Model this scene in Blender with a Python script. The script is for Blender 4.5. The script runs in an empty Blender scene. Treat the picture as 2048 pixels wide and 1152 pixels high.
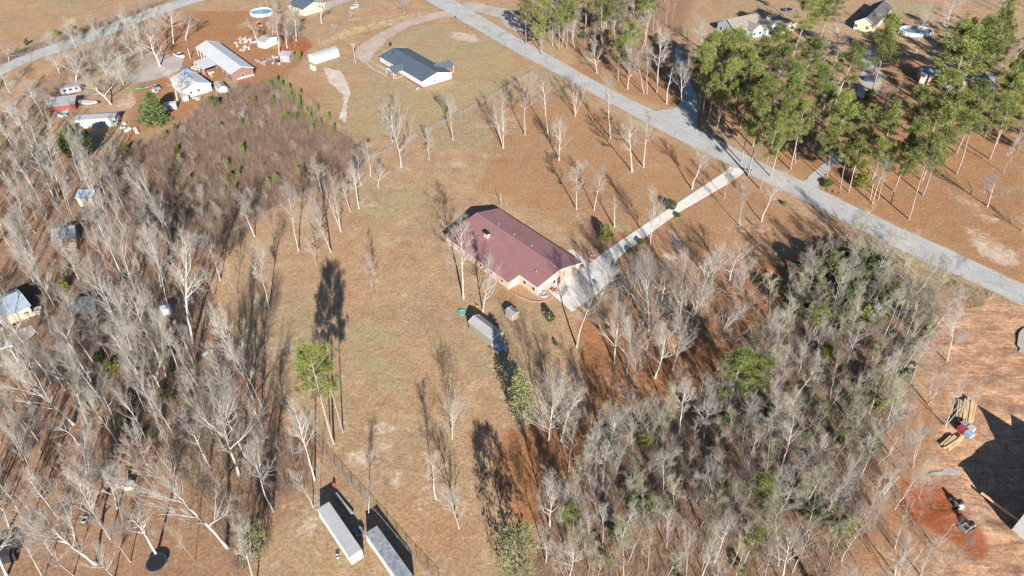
import bpy, math, random
import numpy as np
from mathutils import Vector, Matrix, Quaternion
from mathutils.geometry import tessellate_polygon

R = math.radians
random.seed(7); np.random.seed(7)
scene = bpy.context.scene
col = scene.collection

# ------------------------------------------------------------------ camera, sky, sun, exposure
CAM_H, PITCH, FPX = 116.0, 0.687, 1420.0
cd = bpy.data.cameras.new('camera'); cam = bpy.data.objects.new('camera', cd); col.objects.link(cam)
cam.location = (0, 0, CAM_H); cam.rotation_euler = (math.pi/2 - PITCH, 0, 0)
cd.sensor_width = 36.0; cd.lens = 36.0*FPX/2048; cd.clip_start = 1; cd.clip_end = 9000
scene.camera = cam

SUN_EL, SUN_AZ = R(24.0), R(11.5)          # sun behind the camera, a little to the right
SUN_DIR = Vector((math.sin(SUN_AZ)*math.cos(SUN_EL), -math.cos(SUN_AZ)*math.cos(SUN_EL), math.sin(SUN_EL)))
world = bpy.data.worlds.new('World'); scene.world = world; world.use_nodes = True
wn = world.node_tree; wn.nodes.clear()
sky = wn.nodes.new('ShaderNodeTexSky'); sky.sky_type = 'NISHITA'; sky.sun_disc = False
sky.sun_elevation = SUN_EL; sky.sun_rotation = math.pi - SUN_AZ
sky.air_density = 1.0; sky.dust_density = 0.2; sky.ozone_density = 5.0
bg = wn.nodes.new('ShaderNodeBackground'); bg.inputs[1].default_value = 0.058
wo = wn.nodes.new('ShaderNodeOutputWorld')
wn.links.new(sky.outputs[0], bg.inputs[0]); wn.links.new(bg.outputs[0], wo.inputs[0])
sl = bpy.data.lights.new('sun', 'SUN'); sl.energy = 5.0; sl.angle = R(0.53); sl.color = (1.0, 0.965, 0.91)
so = bpy.data.objects.new('sun', sl); col.objects.link(so)
so.rotation_euler = SUN_DIR.to_track_quat('Z', 'Y').to_euler()
scene.view_settings.view_transform = 'Standard'; scene.view_settings.look = 'None'
scene.view_settings.exposure = 1.0; scene.view_settings.gamma = 1.0
scene.cycles.max_bounces = 3; scene.cycles.diffuse_bounces = 1; scene.cycles.glossy_bounces = 1; scene.cycles.transmission_bounces = 1

# ------------------------------------------------------------------ survey helpers: photo pixel -> place on the ground
CAM = Vector((0, 0, CAM_H))
FW = Vector((0, math.cos(PITCH), -math.sin(PITCH))); UP = Vector((0, math.sin(PITCH), math.cos(PITCH)))
def ray(px, py): return FW + Vector((1, 0, 0))*((px-1024)/FPX) + UP*((576-py)/FPX)
def G(px, py, h=0.0):
    d = ray(px, py); return CAM + d*((h-CAM_H)/d.z)
def depth(P): return (P-CAM).dot(FW)
def mpp(P): return depth(P)/FPX            # metres per photo pixel at P

# ------------------------------------------------------------------ materials
def nt(name):
    m = bpy.data.materials.new(name); m.use_nodes = True
    return m, m.node_tree, m.node_tree.nodes['Principled BSDF']
def mat(name, c, rough=0.8, var=0.18, scale=0.6, bump=0.0, bscale=8.0, rnd=0.0, metal=0.0, c2=None, trans=0.0, spec=0.3, coords='Object'):
    m, t, b = nt(name); N = t.nodes; L = t.links
    tc = N.new('ShaderNodeTexCoord')
    n = N.new('ShaderNodeTexNoise'); n.inputs['Scale'].default_value = scale; n.inputs['Detail'].default_value = 6; n.inputs['Roughness'].default_value = 0.65
    L.new(tc.outputs[coords], n.inputs['Vector'])
    r = N.new('ShaderNodeValToRGB'); r.color_ramp.elements[0].position = 0.32; r.color_ramp.elements[1].position = 0.68
    a = c2 if c2 else tuple(x*(1-var) for x in c); d = c if c2 else tuple(min(1, x*(1+var)) for x in c)
    r.color_ramp.elements[0].color = (*a, 1); r.color_ramp.elements[1].color = (*d, 1)
    L.new(n.outputs['Fac'], r.inputs['Fac'])
    out = r.outputs['Color']
    if rnd:
        oi = N.new('ShaderNodeObjectInfo'); mr = N.new('ShaderNodeMapRange'); mr.inputs[3].default_value = 1-rnd; mr.inputs[4].default_value = 1+rnd
        L.new(oi.outputs['Random'], mr.inputs[0])
        h = N.new('ShaderNodeHueSaturation'); L.new(mr.outputs[0], h.inputs['Value']); L.new(out, h.inputs['Color']); out = h.outputs['Color']
    L.new(out, b.inputs['Base Color'])
    b.inputs['Roughness'].default_value = rough; b.inputs['Metallic'].default_value = metal
    b.inputs['Specular IOR Level'].default_value = spec
    if bump:
        n2 = N.new('ShaderNodeTexNoise'); n2.inputs['Scale'].default_value = bscale; n2.inputs['Detail'].default_value = 5
        L.new(tc.outputs[coords], n2.inputs['Vector'])
        bp = N.new('ShaderNodeBump'); bp.inputs['Strength'].default_value = bump; bp.inputs['Distance'].default_value = 0.1
        L.new(n2.outputs['Fac'], bp.inputs['Height']); L.new(bp.outputs[0], b.inputs['Normal'])
    return m
M = {}
M['bark'] = mat('pale_bark', (.43,.39,.345), .9, .3, .8, rnd=.28)
M['bark2'] = mat('grey_bark', (.34,.30,.25), .9, .3, .8, rnd=.28)
M['twig'] = mat('twig', (.34,.305,.262), .95, .3, .5, rnd=.22)
M['twig_olive'] = mat('twig_olive', (.33,.305,.19), .95, .3, .5, rnd=.2)
M['twig_dark'] = mat('twig_brown', (.285,.215,.165), .95, .3, .5, rnd=.25)
M['pine_bark'] = mat('pine_bark', (.31,.255,.215), .95, .3, 1.0, rnd=.15)
M['needle'] = mat('pine_needle', (.225,.24,.055), .6, .45, .35, rnd=.28, c2=(.09,.12,.034))
M['cedar'] = mat('cedar_leaf', (.125,.15,.045), .7, .45, .5, rnd=.2, c2=(.05,.075,.028))
M['holly'] = mat('holly_leaf', (.10,.13,.03), .5, .45, .5, rnd=.2, c2=(.03,.05,.012))
M['yellow_leaf'] = mat('yellow_green_leaf', (.28,.27,.05), .6, .4, 1.0, rnd=.2, c2=(.12,.14,.03))
M['pale_leaf'] = mat('pale_green_leaf', (.26,.26,.11), .7, .4, .5, rnd=.2, c2=(.15,.16,.07))
M['brush'] = mat('brown_brush', (.37,.245,.165), .95, .35, .12, c2=(.19,.12,.085))
M['straw'] = mat('dry_straw', (.46,.35,.22), .95, .3, .2)
M['white'] = mat('white_paint', (.62,.61,.59), .6, .06, .5)
M['dirty_white'] = mat('dirty_white_paint', (.44,.43,.40), .6, .25, .9)
M['white_metal'] = mat('white_metal_roof', (.53,.53,.525), .4, .07, .3)
M['grey_metal'] = mat('grey_metal', (.335,.33,.31), .5, .12, .5)
M['weathered_metal'] = mat('weathered_white_metal', (.40,.395,.385), .55, .25, 1.2, c2=(.21,.215,.23))
M['mauve'] = mat('mauve_metal_roof', (.285,.142,.135), .45, .08, .35, bump=.05, bscale=2)
M['brick'] = mat('peach_brick', (.56,.40,.31), .85, .12, 2.5, bump=.2, bscale=12)
M['brown_brick'] = mat('brown_brick', (.24,.13,.105), .85, .15, 2.5)
M['trim'] = mat('cream_trim', (.72,.64,.55), .6, .05, 1)
M['garage'] = mat('garage_door', (.43,.30,.25), .55, .06, 1)
M['slate'] = mat('slate_shingle', (.085,.11,.135), .9, .15, .8, bump=.1, bscale=10)
M['shingle_tan'] = mat('tan_shingle', (.25,.215,.175), .92, .15, .8)
M['shingle_dark'] = mat('dark_shingle', (.105,.10,.105), .9, .15, .8)
M['shingle_blue'] = mat('blue_grey_shingle', (.24,.29,.34), .9, .25, .7)
M['siding_cream'] = mat('cream_siding', (.55,.48,.33), .7, .07, 1)
M['siding_grey'] = mat('blue_grey_siding', (.42,.47,.50), .7, .07, 1)
M['olive'] = mat('olive_siding', (.245,.235,.165), .8, .1, 1)
M['wood'] = mat('raw_wood', (.55,.36,.20), .8, .2, 1.5)
M['lumber'] = mat('fresh_lumber', (.62,.42,.22), .8, .2, 1.2, rnd=.12)
M['deck'] = mat('weathered_deck', (.36,.22,.15), .85, .2, 1.5)
M['tan_deck'] = mat('tan_deck', (.60,.50,.37), .85, .12, 1.0)
M['glass'] = mat('window_glass', (.03,.035,.04), .12, .1, 1, spec=.6)
M['black'] = mat('black_rubber', (.02,.02,.022), .7, .2, 2)
M['red'] = mat('red_paint', (.38,.05,.05), .5, .2, 1)
M['red_wood'] = mat('faded_red_wood', (.25,.065,.055), .8, .2, 1)
M['blue'] = mat('blue_plastic', (.07,.15,.30), .5, .2, 1)
M['tarp'] = mat('blue_tarp', (.20,.31,.46), .5, .3, 2.0, c2=(.42,.48,.55))
M['green'] = mat('green_plastic', (.10,.42,.24), .5, .15, 1)
M['yellow'] = mat('yellow_paint', (.65,.42,.03), .45, .1, 1)
M['orange'] = mat('orange_paint', (.66,.24,.06), .6, .12, 1)
M['steel'] = mat('galvanised_steel', (.30,.305,.31), .5, .1, 2, metal=.3)
M['pole'] = mat('utility_pole_wood', (.40,.34,.29), .9, .2, 1.5)
M['water'] = mat('pool_water', (.16,.36,.44), .08, .1, .5, spec=.5)
M['green_water'] = mat('green_pool_water', (.22,.34,.28), .1, .2, .4, spec=.5)
M['pool_blue'] = mat('pool_liner', (.10,.30,.50), .4, .15, 1)
M['car_white'] = mat('white_car_paint', (.75,.75,.76), .2, .02, 1, spec=.5)
M['car_navy'] = mat('navy_car_paint', (.03,.06,.12), .2, .05, 1, spec=.5)
M['terracotta'] = mat('terracotta', (.50,.20,.12), .8, .1, 2)
M['edging'] = mat('edging_brick', (.50,.25,.18), .85, .15, 1.5)

# surfaces laid on the ground
def surf(name, c, c2, s1, fine, s2, bump=.3, wear=None, rough=.95):
    m, t, b = nt(name); N = t.nodes; L = t.links
    tc = N.new('ShaderNodeTexCoord')
    def noise(s, d=8, r=.65):
        n = N.new('ShaderNodeTexNoise'); n.inputs['Scale'].default_value = s; n.inputs['Detail'].default_value = d; n.inputs['Roughness'].default_value = r
        L.new(tc.outputs['Object'], n.inputs['Vector']); return n
    n1 = noise(s1); n2 = noise(s2, 4)
    r = N.new('ShaderNodeValToRGB'); r.color_ramp.elements[0].position = .35; r.color_ramp.elements[1].position = .65
    r.color_ramp.elements[0].color = (*c2, 1); r.color_ramp.elements[1].color = (*c, 1)
    L.new(n1.outputs['Fac'], r.inputs['Fac'])
    mx = N.new('ShaderNodeMix'); mx.data_type = 'RGBA'; mx.blend_type = 'OVERLAY'; mx.inputs['Factor'].default_value = fine
    L.new(r.outputs['Color'], mx.inputs['A']); L.new(n2.outputs['Fac'], mx.inputs['B'])
    L.new(mx.outputs['Result'], b.inputs['Base Color'])
    b.inputs['Roughness'].default_value = rough; b.inputs['Specular IOR Level'].default_value = .2
    bp = N.new('ShaderNodeBump'); bp.inputs['Strength'].default_value = bump; bp.inputs['Distance'].default_value = .1
    L.new(n2.outputs['Fac'], bp.inputs['Height']); L.new(bp.outputs[0], b.inputs['Normal'])
    return m
M['asphalt'] = surf('old_asphalt', (.47,.455,.42), (.39,.375,.345), .12, .4, 2.2)
def road_wear(m):
    t = m.node_tree; N = t.nodes; L = t.links; b = N['Principled BSDF']; src = b.inputs['Base Color'].links[0].from_socket
    at = N.new('ShaderNodeAttribute'); at.attribute_name = 'across'
    s_ = N.new('ShaderNodeMath'); s_.operation = 'MULTIPLY'; s_.inputs[1].default_value = 25.1; L.new(at.outputs['Fac'], s_.inputs[0])
    c_ = N.new('ShaderNodeMath'); c_.operation = 'SINE'; L.new(s_.outputs[0], c_.inputs[0])
    r_ = N.new('ShaderNodeMapRange'); r_.inputs[1].default_value = -1; r_.inputs[3].default_value = .40; r_.inputs[4].default_value = .58; L.new(c_.outputs[0], r_.inputs[0])
    x_ = N.new('ShaderNodeMix'); x_.data_type = 'RGBA'; x_.blend_type = 'OVERLAY'; x_.inputs['Factor'].default_value = .16; L.new(src, x_.inputs['A']); L.new(r_.outputs[0], x_.inputs['B'])
    tc = N.new('ShaderNodeTexCoord'); v = N.new('ShaderNodeTexVoronoi'); v.feature = 'DISTANCE_TO_EDGE'; v.inputs['Scale'].default_value = .11; v.inputs['Randomness'].default_value = 1
    n_ = N.new('ShaderNodeTexNoise'); n_.inputs['Scale'].default_value = .35; L.new(tc.outputs['Object'], n_.inputs['Vector'])
    mx = N.new('ShaderNodeMix'); mx.data_type = 'VECTOR'; mx.inputs['Factor'].default_value = .12; L.new(tc.outputs['Object'], mx.inputs['A']); L.new(n_.outputs['Color'], mx.inputs['B']); 
    ad = N.new('ShaderNodeVectorMath'); ad.operation = 'MULTIPLY_ADD'; ad.inputs[1].default_value = (5,5,0); L.new(n_.outputs['Color'], ad.inputs[0]); L.new(tc.outputs['Object'], ad.inputs[2]); L.new(ad.outputs[0], v.inputs['Vector'])
    k_ = N.new('ShaderNodeMapRange'); k_.inputs[1].default_value = .006; k_.inputs[2].default_value = .018; k_.inputs[3].default_value = .62; k_.inputs[4].default_value = 1; L.new(v.outputs['Distance'], k_.inputs[0])
    y_ = N.new('ShaderNodeMix'); y_.data_type = 'RGBA'; y_.blend_type = 'MULTIPLY'; y_.inputs['Factor'].default_value = .8; L.new(x_.outputs['Result'], y_.inputs['A']); L.new(k_.outputs[0], y_.inputs['B'])
    L.new(y_.outputs['Result'], b.inputs['Base Color']); N.remove(mx)
road_wear(M['asphalt'])
M['shoulder'] = surf('road_shoulder_grit', (.48,.41,.32), (.38,.28,.20), .25, .5, 2.5)
M['concrete'] = surf('concrete', (.70,.66,.58), (.60,.555,.48), .15, .3, 2.0, .15)
M['gravel'] = surf('pale_gravel', (.47,.41,.35), (.36,.30,.25), .15, .6, 1.6)
M['pink_gravel'] = surf('pink_gravel', (.50,.40,.33), (.41,.29,.22), .12, .6, 1.5)
M['sand'] = surf('white_sand', (.62,.54,.45), (.48,.37,.28), .2, .5, 1.5)

# ------------------------------------------------------------------ mesh helpers
class MB:
    def __init__(s): s.v = []; s.f = []
    def add(s, vs, fs):
        o = len(s.v); s.v += [tuple(v) for v in vs]; s.f += [tuple(i+o for i in f) for f in fs]; return s
    def box(s, c, d, rz=0.0, top=None, rx=0.0, ry=0.0):
        x, y, z = d[0]/2, d[1]/2, d[2]/2; tx, ty = (top if top else (1, 1))
        vs = [(-x,-y,-z),(x,-y,-z),(x,y,-z),(-x,y,-z),(-x*tx,-y*ty,z),(x*tx,-y*ty,z),(x*tx,y*ty,z),(-x*tx,y*ty,z)]
        m = Matrix.Translation(c) @ Matrix.Rotation(rz, 4, 'Z') @ Matrix.Rotation(ry, 4, 'Y') @ Matrix.Rotation(rx, 4, 'X')
        return s.add([m @ Vector(v) for v in vs], [(3,2,1,0),(4,5,6,7),(0,1,5,4),(1,2,6,5),(2,3,7,6),(3,0,4,7)])
    def prism(s, poly, z0, z1, axis='z'):
        n = len(poly)
        if axis == 'z': vs = [(p[0],p[1],z0) for p in poly]+[(p[0],p[1],z1) for p in poly]
        elif axis == 'x': vs = [(z0,p[0],p[1]) for p in poly]+[(z1,p[0],p[1]) for p in poly]
        else: vs = [(p[0],z0,p[1]) for p in poly]+[(p[0],z1,p[1]) for p in poly]
        return s.add(vs, [tuple(range(n))[::-1], tuple(range(n,2*n))]+[(i,(i+1)%n,n+(i+1)%n,n+i) for i in range(n)])
    def tube(s, pts, rad, n=6, cap=True):
        pts = [Vector(p) for p in pts]; o = len(s.v); k = len(pts)
        for i, p in enumerate(pts):
            d = (pts[min(i+1,k-1)]-pts[max(i-1,0)]).normalized()
            a = d.orthogonal().normalized() if abs(d.z) < .99 else Vector((1,0,0)); a = (a - d*a.dot(d)).normalized(); b = d.cross(a)
            r = rad[i] if hasattr(rad,'__len__') else rad
            s.v += [tuple(p+(a*math.cos(2*math.pi*j/n)+b*math.sin(2*math.pi*j/n))*r) for j in range(n)]
        for i in range(k-1):
            for j in range(n):
                s.f.append((o+i*n+j, o+i*n+(j+1)%n, o+(i+1)*n+(j+1)%n, o+(i+1)*n+j))
        if cap: s.f.append(tuple(o+(k-1)*n+j for j in range(n))); s.f.append(tuple(o+j for j in range(n))[::-1])
        return s
    def spike(s, a, b, r):                      # three-sided tapering twig
        d = (b-a); L = d.length
        if L < 1e-5: return
        d /= L; u = d.orthogonal().normalized()*r; w = d.cross(u)
        o = len(s.v)
        s.v += [tuple(a+u), tuple(a-u*.5+w*.87), tuple(a-u*.5-w*.87), tuple(b)]
        s.f += [(o,o+1,o+3),(o+1,o+2,o+3),(o+2,o,o+3)]
    def lathe(s, prof, n=24, c=(0,0,0), sx=1, sy=1):
        o = len(s.v)
        for r, z in prof:
            s.v += [(c[0]+sx*r*math.cos(2*math.pi*j/n), c[1]+sy*r*math.sin(2*math.pi*j/n), c[2]+z) for j in range(n)]
        for i in range(len(prof)-1):
            for j in range(n): s.f.append((o+i*n+j, o+i*n+(j+1)%n, o+(i+1)*n+(j+1)%n, o+(i+1)*n+j))
        return s
    def mesh(s, name, m, smooth=False):
        me = bpy.data.meshes.new(name); me.from_pydata(s.v, [], s.f); me.materials.append(M[m] if isinstance(m,str) else m)
        if smooth: me.polygons.foreach_set('use_smooth', [True]*len(me.polygons))
        me.update(); return me
    def build(s, name, m, parent=None, smooth=False, loc=None, rz=0, label=None, kind=None):
        o = bpy.data.objects.new(name, s.mesh(name, m, smooth)); col.objects.link(o); o.parent = parent
        if loc is not None: o.location = loc
        o.rotation_euler.z = rz
        if label: o['label'] = label
        if kind: o['kind'] = kind
        return o
def tag(o, label=None, cat=None, group=None, kind=None):
    for k, v in (('label',label),('category',cat),('group',group),('kind',kind)):
        if v: o[k] = v
    return o
def empty(name, loc, rz=0, label=None, cat=None, group=None):
    o = bpy.data.objects.new(name, None); col.objects.link(o); o.location = loc; o.rotation_euler = (0,0,rz); o.empty_display_size = .5
    return tag(o, label, cat, group)
def obj(name, mesh, parent=None):
    o = bpy.data.objects.new(name, mesh); col.objects.link(o); o.parent = parent; return o

M['container'] = mat('container_paint', (.40,.40,.40), .5, .1, .8)
# ------------------------------------------------------------------ ground: one sheet out to the horizon
def pnpoly(X, Y, poly):
    ins = np.zeros(X.shape, bool); n = len(poly)
    for i in range(n):
        x1,y1 = poly[i]; x2,y2 = poly[i-1]
        c = ((y1 > Y) != (y2 > Y))
        with np.errstate(divide='ignore', invalid='ignore'):
            ins ^= c & (X < (x2-x1)*(Y-y1)/((y2-y1) if y2 != y1 else 1e-9)+x1)
    return ins
def blur(a, k):
    for _ in range(k):
        b = a.copy(); b[1:-1] = (a[:-2]+a[1:-1]*2+a[2:])/4; a = b.copy(); a[:,1:-1] = (b[:,:-2]+b[:,1:-1]*2+b[:,2:])/4
    return a
def axis(lo, hi, step, far_lo, far_hi):
    fine = np.arange(lo, hi+step*.5, step)
    out = np.geomspace(step*2, far_hi-hi, 18); inn = np.geomspace(step*2, lo-far_lo, 18)
    return np.concatenate([(lo-inn)[::-1], fine, hi+out])
gx = axis(-290, 290, 1.0, -5000, 5000); gy = axis(46, 400, 1.0, -800, 7000)
GX, GY = np.meshgrid(gx, gy, indexing='ij')
dz = GY*math.cos(PITCH)+CAM_H*math.sin(PITCH); dz = np.where(dz < 1, 1, dz)
PX = 1024+FPX*GX/dz; PY = 576-FPX*(GY*math.sin(PITCH)-CAM_H*math.cos(PITCH))/dz

ZONES = {k: np.zeros(GX.shape) for k in ('litter','green','pale','red','wood','clay','brush','grit')}
def zone(k, poly, s=1.0, soft=3):
    ZONES[k] = np.maximum(ZONES[k], blur(pnpoly(PX, PY, poly).astype(float)*s, soft))
def spot(k, cx, cy, rx, ry, s=1.0, rot=0):
    c, sn = math.cos(rot), math.sin(rot); u = ((PX-cx)*c+(PY-cy)*sn)/rx; v = (-(PX-cx)*sn+(PY-cy)*c)/ry
    ZONES[k] = np.maximum(ZONES[k], s*np.clip(1.3-(u*u+v*v), 0, 1))
zone('litter', [(940,390),(1000,200),(1100,170),(1300,260),(1470,340),(1690,480),(1560,560),(1400,520),(1240,560),(1150,470),(1010,400)], .55, 8)
zone('litter', [(1090,130),(1350,225),(1420,240),(1540,325),(1680,405),(1830,470),(2060,580),(2060,190),(1800,100),(1560,150),(1300,110)], .62, 6)
zone('litter', [(1150,640),(1280,560),(1640,500),(1590,620),(1480,740),(1420,850),(1180,850)], 1, 5)
zone('litter', [(1000,860),(1060,850),(1200,830),(1180,1000),(1060,1080),(980,960)], .95, 4)
zone('litter', [(580,470),(700,430),(720,520),(640,560),(520,600),(560,520)], .35, 6)
zone('litter', [(880,800),(1000,790),(1020,900),(960,1000),(900,900)], .4, 6)
zone('litter', [(260,20),(560,20),(620,110),(560,170),(440,220),(300,260),(250,300),(250,200),(300,120)], .7, 5)
zone('litter', [(560,140),(650,150),(690,260),(620,220)], .45, 5)
zone('litter', [(380,610),(520,760),(640,890),(860,1160),(830,1160),(600,880),(480,740)], .8, 3)
zone('litter', [(720,960),(860,980),(960,1000),(980,1160),(860,1160)], .45, 6)
zone('litter', [(1800,800),(1900,780),(1880,900),(1850,960),(1900,1152),(1650,1152),(1740,960)], .6, 5)
zone('litter', [(0,20),(160,40),(60,100),(0,110)], .35, 6)
zone('green', [(760,80),(880,36),(1000,80),(1070,150),(830,280),(690,280),(690,190),(735,140)], .55, 12)
zone('green', [(690,420),(760,385),(880,360),(840,420),(740,450)], .62, 9)
zone('green', [(680,640),(780,640),(850,740),(790,820),(680,720)], .58, 10)
zone('green', [(560,590),(660,560),(640,640),(560,660)], .4, 5)
zone('green', [(720,1060),(760,1080),(760,1152),(640,1152),(620,1090)], .45, 5)
zone('green', [(1770,0),(1880,10),(1860,30),(1780,28)], .8, 2)
zone('green', [(460,140),(480,150),(470,180),(445,170)], 1, 1)
for a in ((1240,455,26,10),(830,235,40,16),(850,260,30,10),(870,198,24,9),(800,410,30,12),(905,365,14,8),(1010,660,14,9)): spot('green', *a, .7)
zone('pale', [(900,60),(955,70),(960,85),(900,80)], .8, 3)
zone('pale', [(980,235),(1040,225),(1060,260),(1000,275)], .45, 3)
for a in ((1348,475,13,8,.9,.9),(1355,490,10,7,1,.9),(1342,512,14,7,.9,0),(1365,470,8,6,.7,0),(1990,500,38,18,.9,.45),(1960,470,28,10,.7,.45),(1930,400,30,9,.6,.4),(1970,430,30,10,.6,.4),(1900,382,18,7,.5,.4),
          (760,470,20,8,.4,0),(735,405,22,7,.7,.2),(760,855,30,9,.7,0),(727,915,26,14,.8,0),(765,890,18,10,.6,0),(700,908,20,8,.5,0),(985,310,16,6,.5,0),(950,345,16,6,.5,0),(715,765,12,6,.6,0),(705,790,10,6,.7,0),
          (790,960,16,12,.6,0),(855,970,10,8,.6,0),(705,965,14,8,.5,0),(650,1010,16,12,.6,0),(620,1050,12,16,.6,0),(590,1010,30,14,.5,0),(975,735,20,8,.4,0),(1250,490,10,5,.5,0),(1160,430,16,6,.6,0),(1265,345,20,6,.5,0),
          (1500,450,34,10,.6,.2),(1430,460,20,8,.4,0),(800,338,14,5,.6,0),(900,505,30,10,.3,0),(575,690,18,10,.8,.5),(590,705,12,8,.7,0),(910,640,10,6,.5,0),(918,665,8,5,.5,0),(1250,780,24,16,.8,.6),(1230,760,18,14,.6,.6),(1265,805,18,12,.7,.3),(1210,750,14,8,.5,0),
          (545,160,30,10,.3,0),(250,208,14,10,.8,0),(262,200,8,12,.8,0),(470,55,20,8,.3,0),(740,40,40,12,.35,-.2),(650,105,20,9,.4,0),(560,88,22,8,.6,0)): spot('pale', a[0],a[1],a[2]*1.7,a[3]*1.6,a[4]*.72,a[5])
for a in ((790,508,10,8),(728,553,9,6),(703,568,10,8),(735,438,10,6),(690,430,14,5),(700,487,8,6),(812,490,9,6),(700,850,10,5),(740,628,10,5),(690,590,14,7),(770,640,16,6),(645,505,10,5),(778,712,9,4),(725,660,9,4),(680,545,9,6)): spot('red', a[0], a[1], a[2]*2.4, a[3]*2.2, .42)
zone('red', [(560,75),(610,70),(630,90),(600,112),(560,110)], .8, 3)
zone('red', [(1795,962),(1850,968),(1900,975),(1905,1010),(1990,1095),(1960,1125),(1870,1060),(1800,1020)], 1.2, 3)
zone('wood', [(-300,280),(150,290),(260,400),(330,440),(520,470),(440,520),(395,600),(640,890),(640,1000),(560,1060),(480,1200),(-300,1200)], .75, 6)
zone('wood', [(1190,880),(1290,800),(1420,760),(1500,650),(1600,560),(1700,490),(1860,570),(1890,640),(1820,720),(1830,830),(1760,900),(1780,1000),(1700,1200),(1000,1200),(1080,1010)], .9, 4)
zone('wood', [(1040,20),(1200,-120),(1700,-160),(1560,-40),(1400,-10),(1350,100),(1260,140),(1150,110)], .8, 12)
zone('clay', [(1870,600),(1960,585),(2300,700),(2400,1300),(1890,1300),(1870,1080),(1830,1000),(1870,860),(1850,720)], 1, 5)
zone('pale', [(1905,950),(1932,948),(1975,1000),(2018,1075),(1990,1102),(1945,1040)], .5, 3)
for a in ((640,1000,40,22),(600,1060,26,30),(780,935,60,22),(850,1010,40,24),(720,900,50,20),(950,770,40,14),(780,470,40,14),(900,330,50,12),(1000,250,44,14),(1120,300,40,12),(1300,330,40,10),(1480,455,60,16),(1160,440,36,12),(560,690,30,20),(1900,640,60,20)): spot('pale', *a, .42)
for a in ((1975,930,14,18),(2010,965,18,14),(1992,893,16,9),(2030,905,14,16),(1990,980,12,10)): spot('grit', *a, .9)
zone('brush', [(205,345),(260,310),(330,262),(380,240),(420,190),(480,170),(560,160),(610,205),(650,250),(700,275),(735,320),(650,370),(590,390),(540,420),(500,455),(420,470),(340,440),(270,420),(200,390)], 1, 3)
zone('grit', [(150,165),(230,115),(330,95),(345,140),(250,170)], .6, 4)

NZ = np.zeros(GX.shape)
rng = np.random.RandomState(3)
def vnoise(cell, amp):
    n1, n2 = int(720/cell)+4, int(500/cell)+4
    g = rng.rand(n1, n2); u = np.clip((GX+350)/cell, 0, n1-2.001); v = np.clip((GY)/cell, 0, n2-2.001)
    i = u.astype(int); j = v.astype(int); fu = u-i; fv = v-j; fu = fu*fu*(3-2*fu); fv = fv*fv*(3-2*fv)
    return amp*((g[i,j]*(1-fu)+g[i+1,j]*fu)*(1-fv)+(g[i,j+1]*(1-fu)+g[i+1,j+1]*fu)*fv-.5)
PIT = [(1968,826),(1985,858),(1960,895),(1942,930),(1942,965),(1955,990),(1985,1030),(2020,1062),(2120,1130),(2300,1000),(2250,840),(2022,832)]
pit = blur(pnpoly(PX, PY, PIT).astype(float), 5); pit = np.clip((pit-.15)/.8, 0, 1)*np.clip((PY-822)/110, 0, 1)*0.8
rough = np.clip(ZONES['clay']+ZONES['red'], 0, 1)*(PX > 1700)
NZ = -0.10 + vnoise(2.2, .10)*.5 + rough*(vnoise(3, .55)+vnoise(1.3, .3))
NZ = np.minimum(NZ, -0.03+rough*.5) - pit
nx, ny = GX.shape
verts = np.stack([GX, GY, NZ], -1).reshape(-1, 3)
ii, jj = np.meshgrid(np.arange(nx-1), np.arange(ny-1), indexing='ij')
quads = np.stack([ii*ny+jj, (ii+1)*ny+jj, (ii+1)*ny+jj+1, ii*ny+jj+1], -1).reshape(-1, 4)
def np_mesh(name, v, f, m):
    me = bpy.data.meshes.new(name); k = f.shape[1]
    me.vertices.add(len(v)); me.vertices.foreach_set('co', v.astype(np.float32).ravel())
    me.loops.add(f.size); me.loops.foreach_set('vertex_index', f.astype(np.int32).ravel())
    me.polygons.add(len(f)); me.polygons.foreach_set('loop_start', np.arange(0, f.size, k, dtype=np.int32))
    me.polygons.foreach_set('loop_total', np.full(len(f), k, np.int32)) if False else None
    me.update(calc_edges=True); me.validate()
    me.materials.append(m); return me
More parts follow.
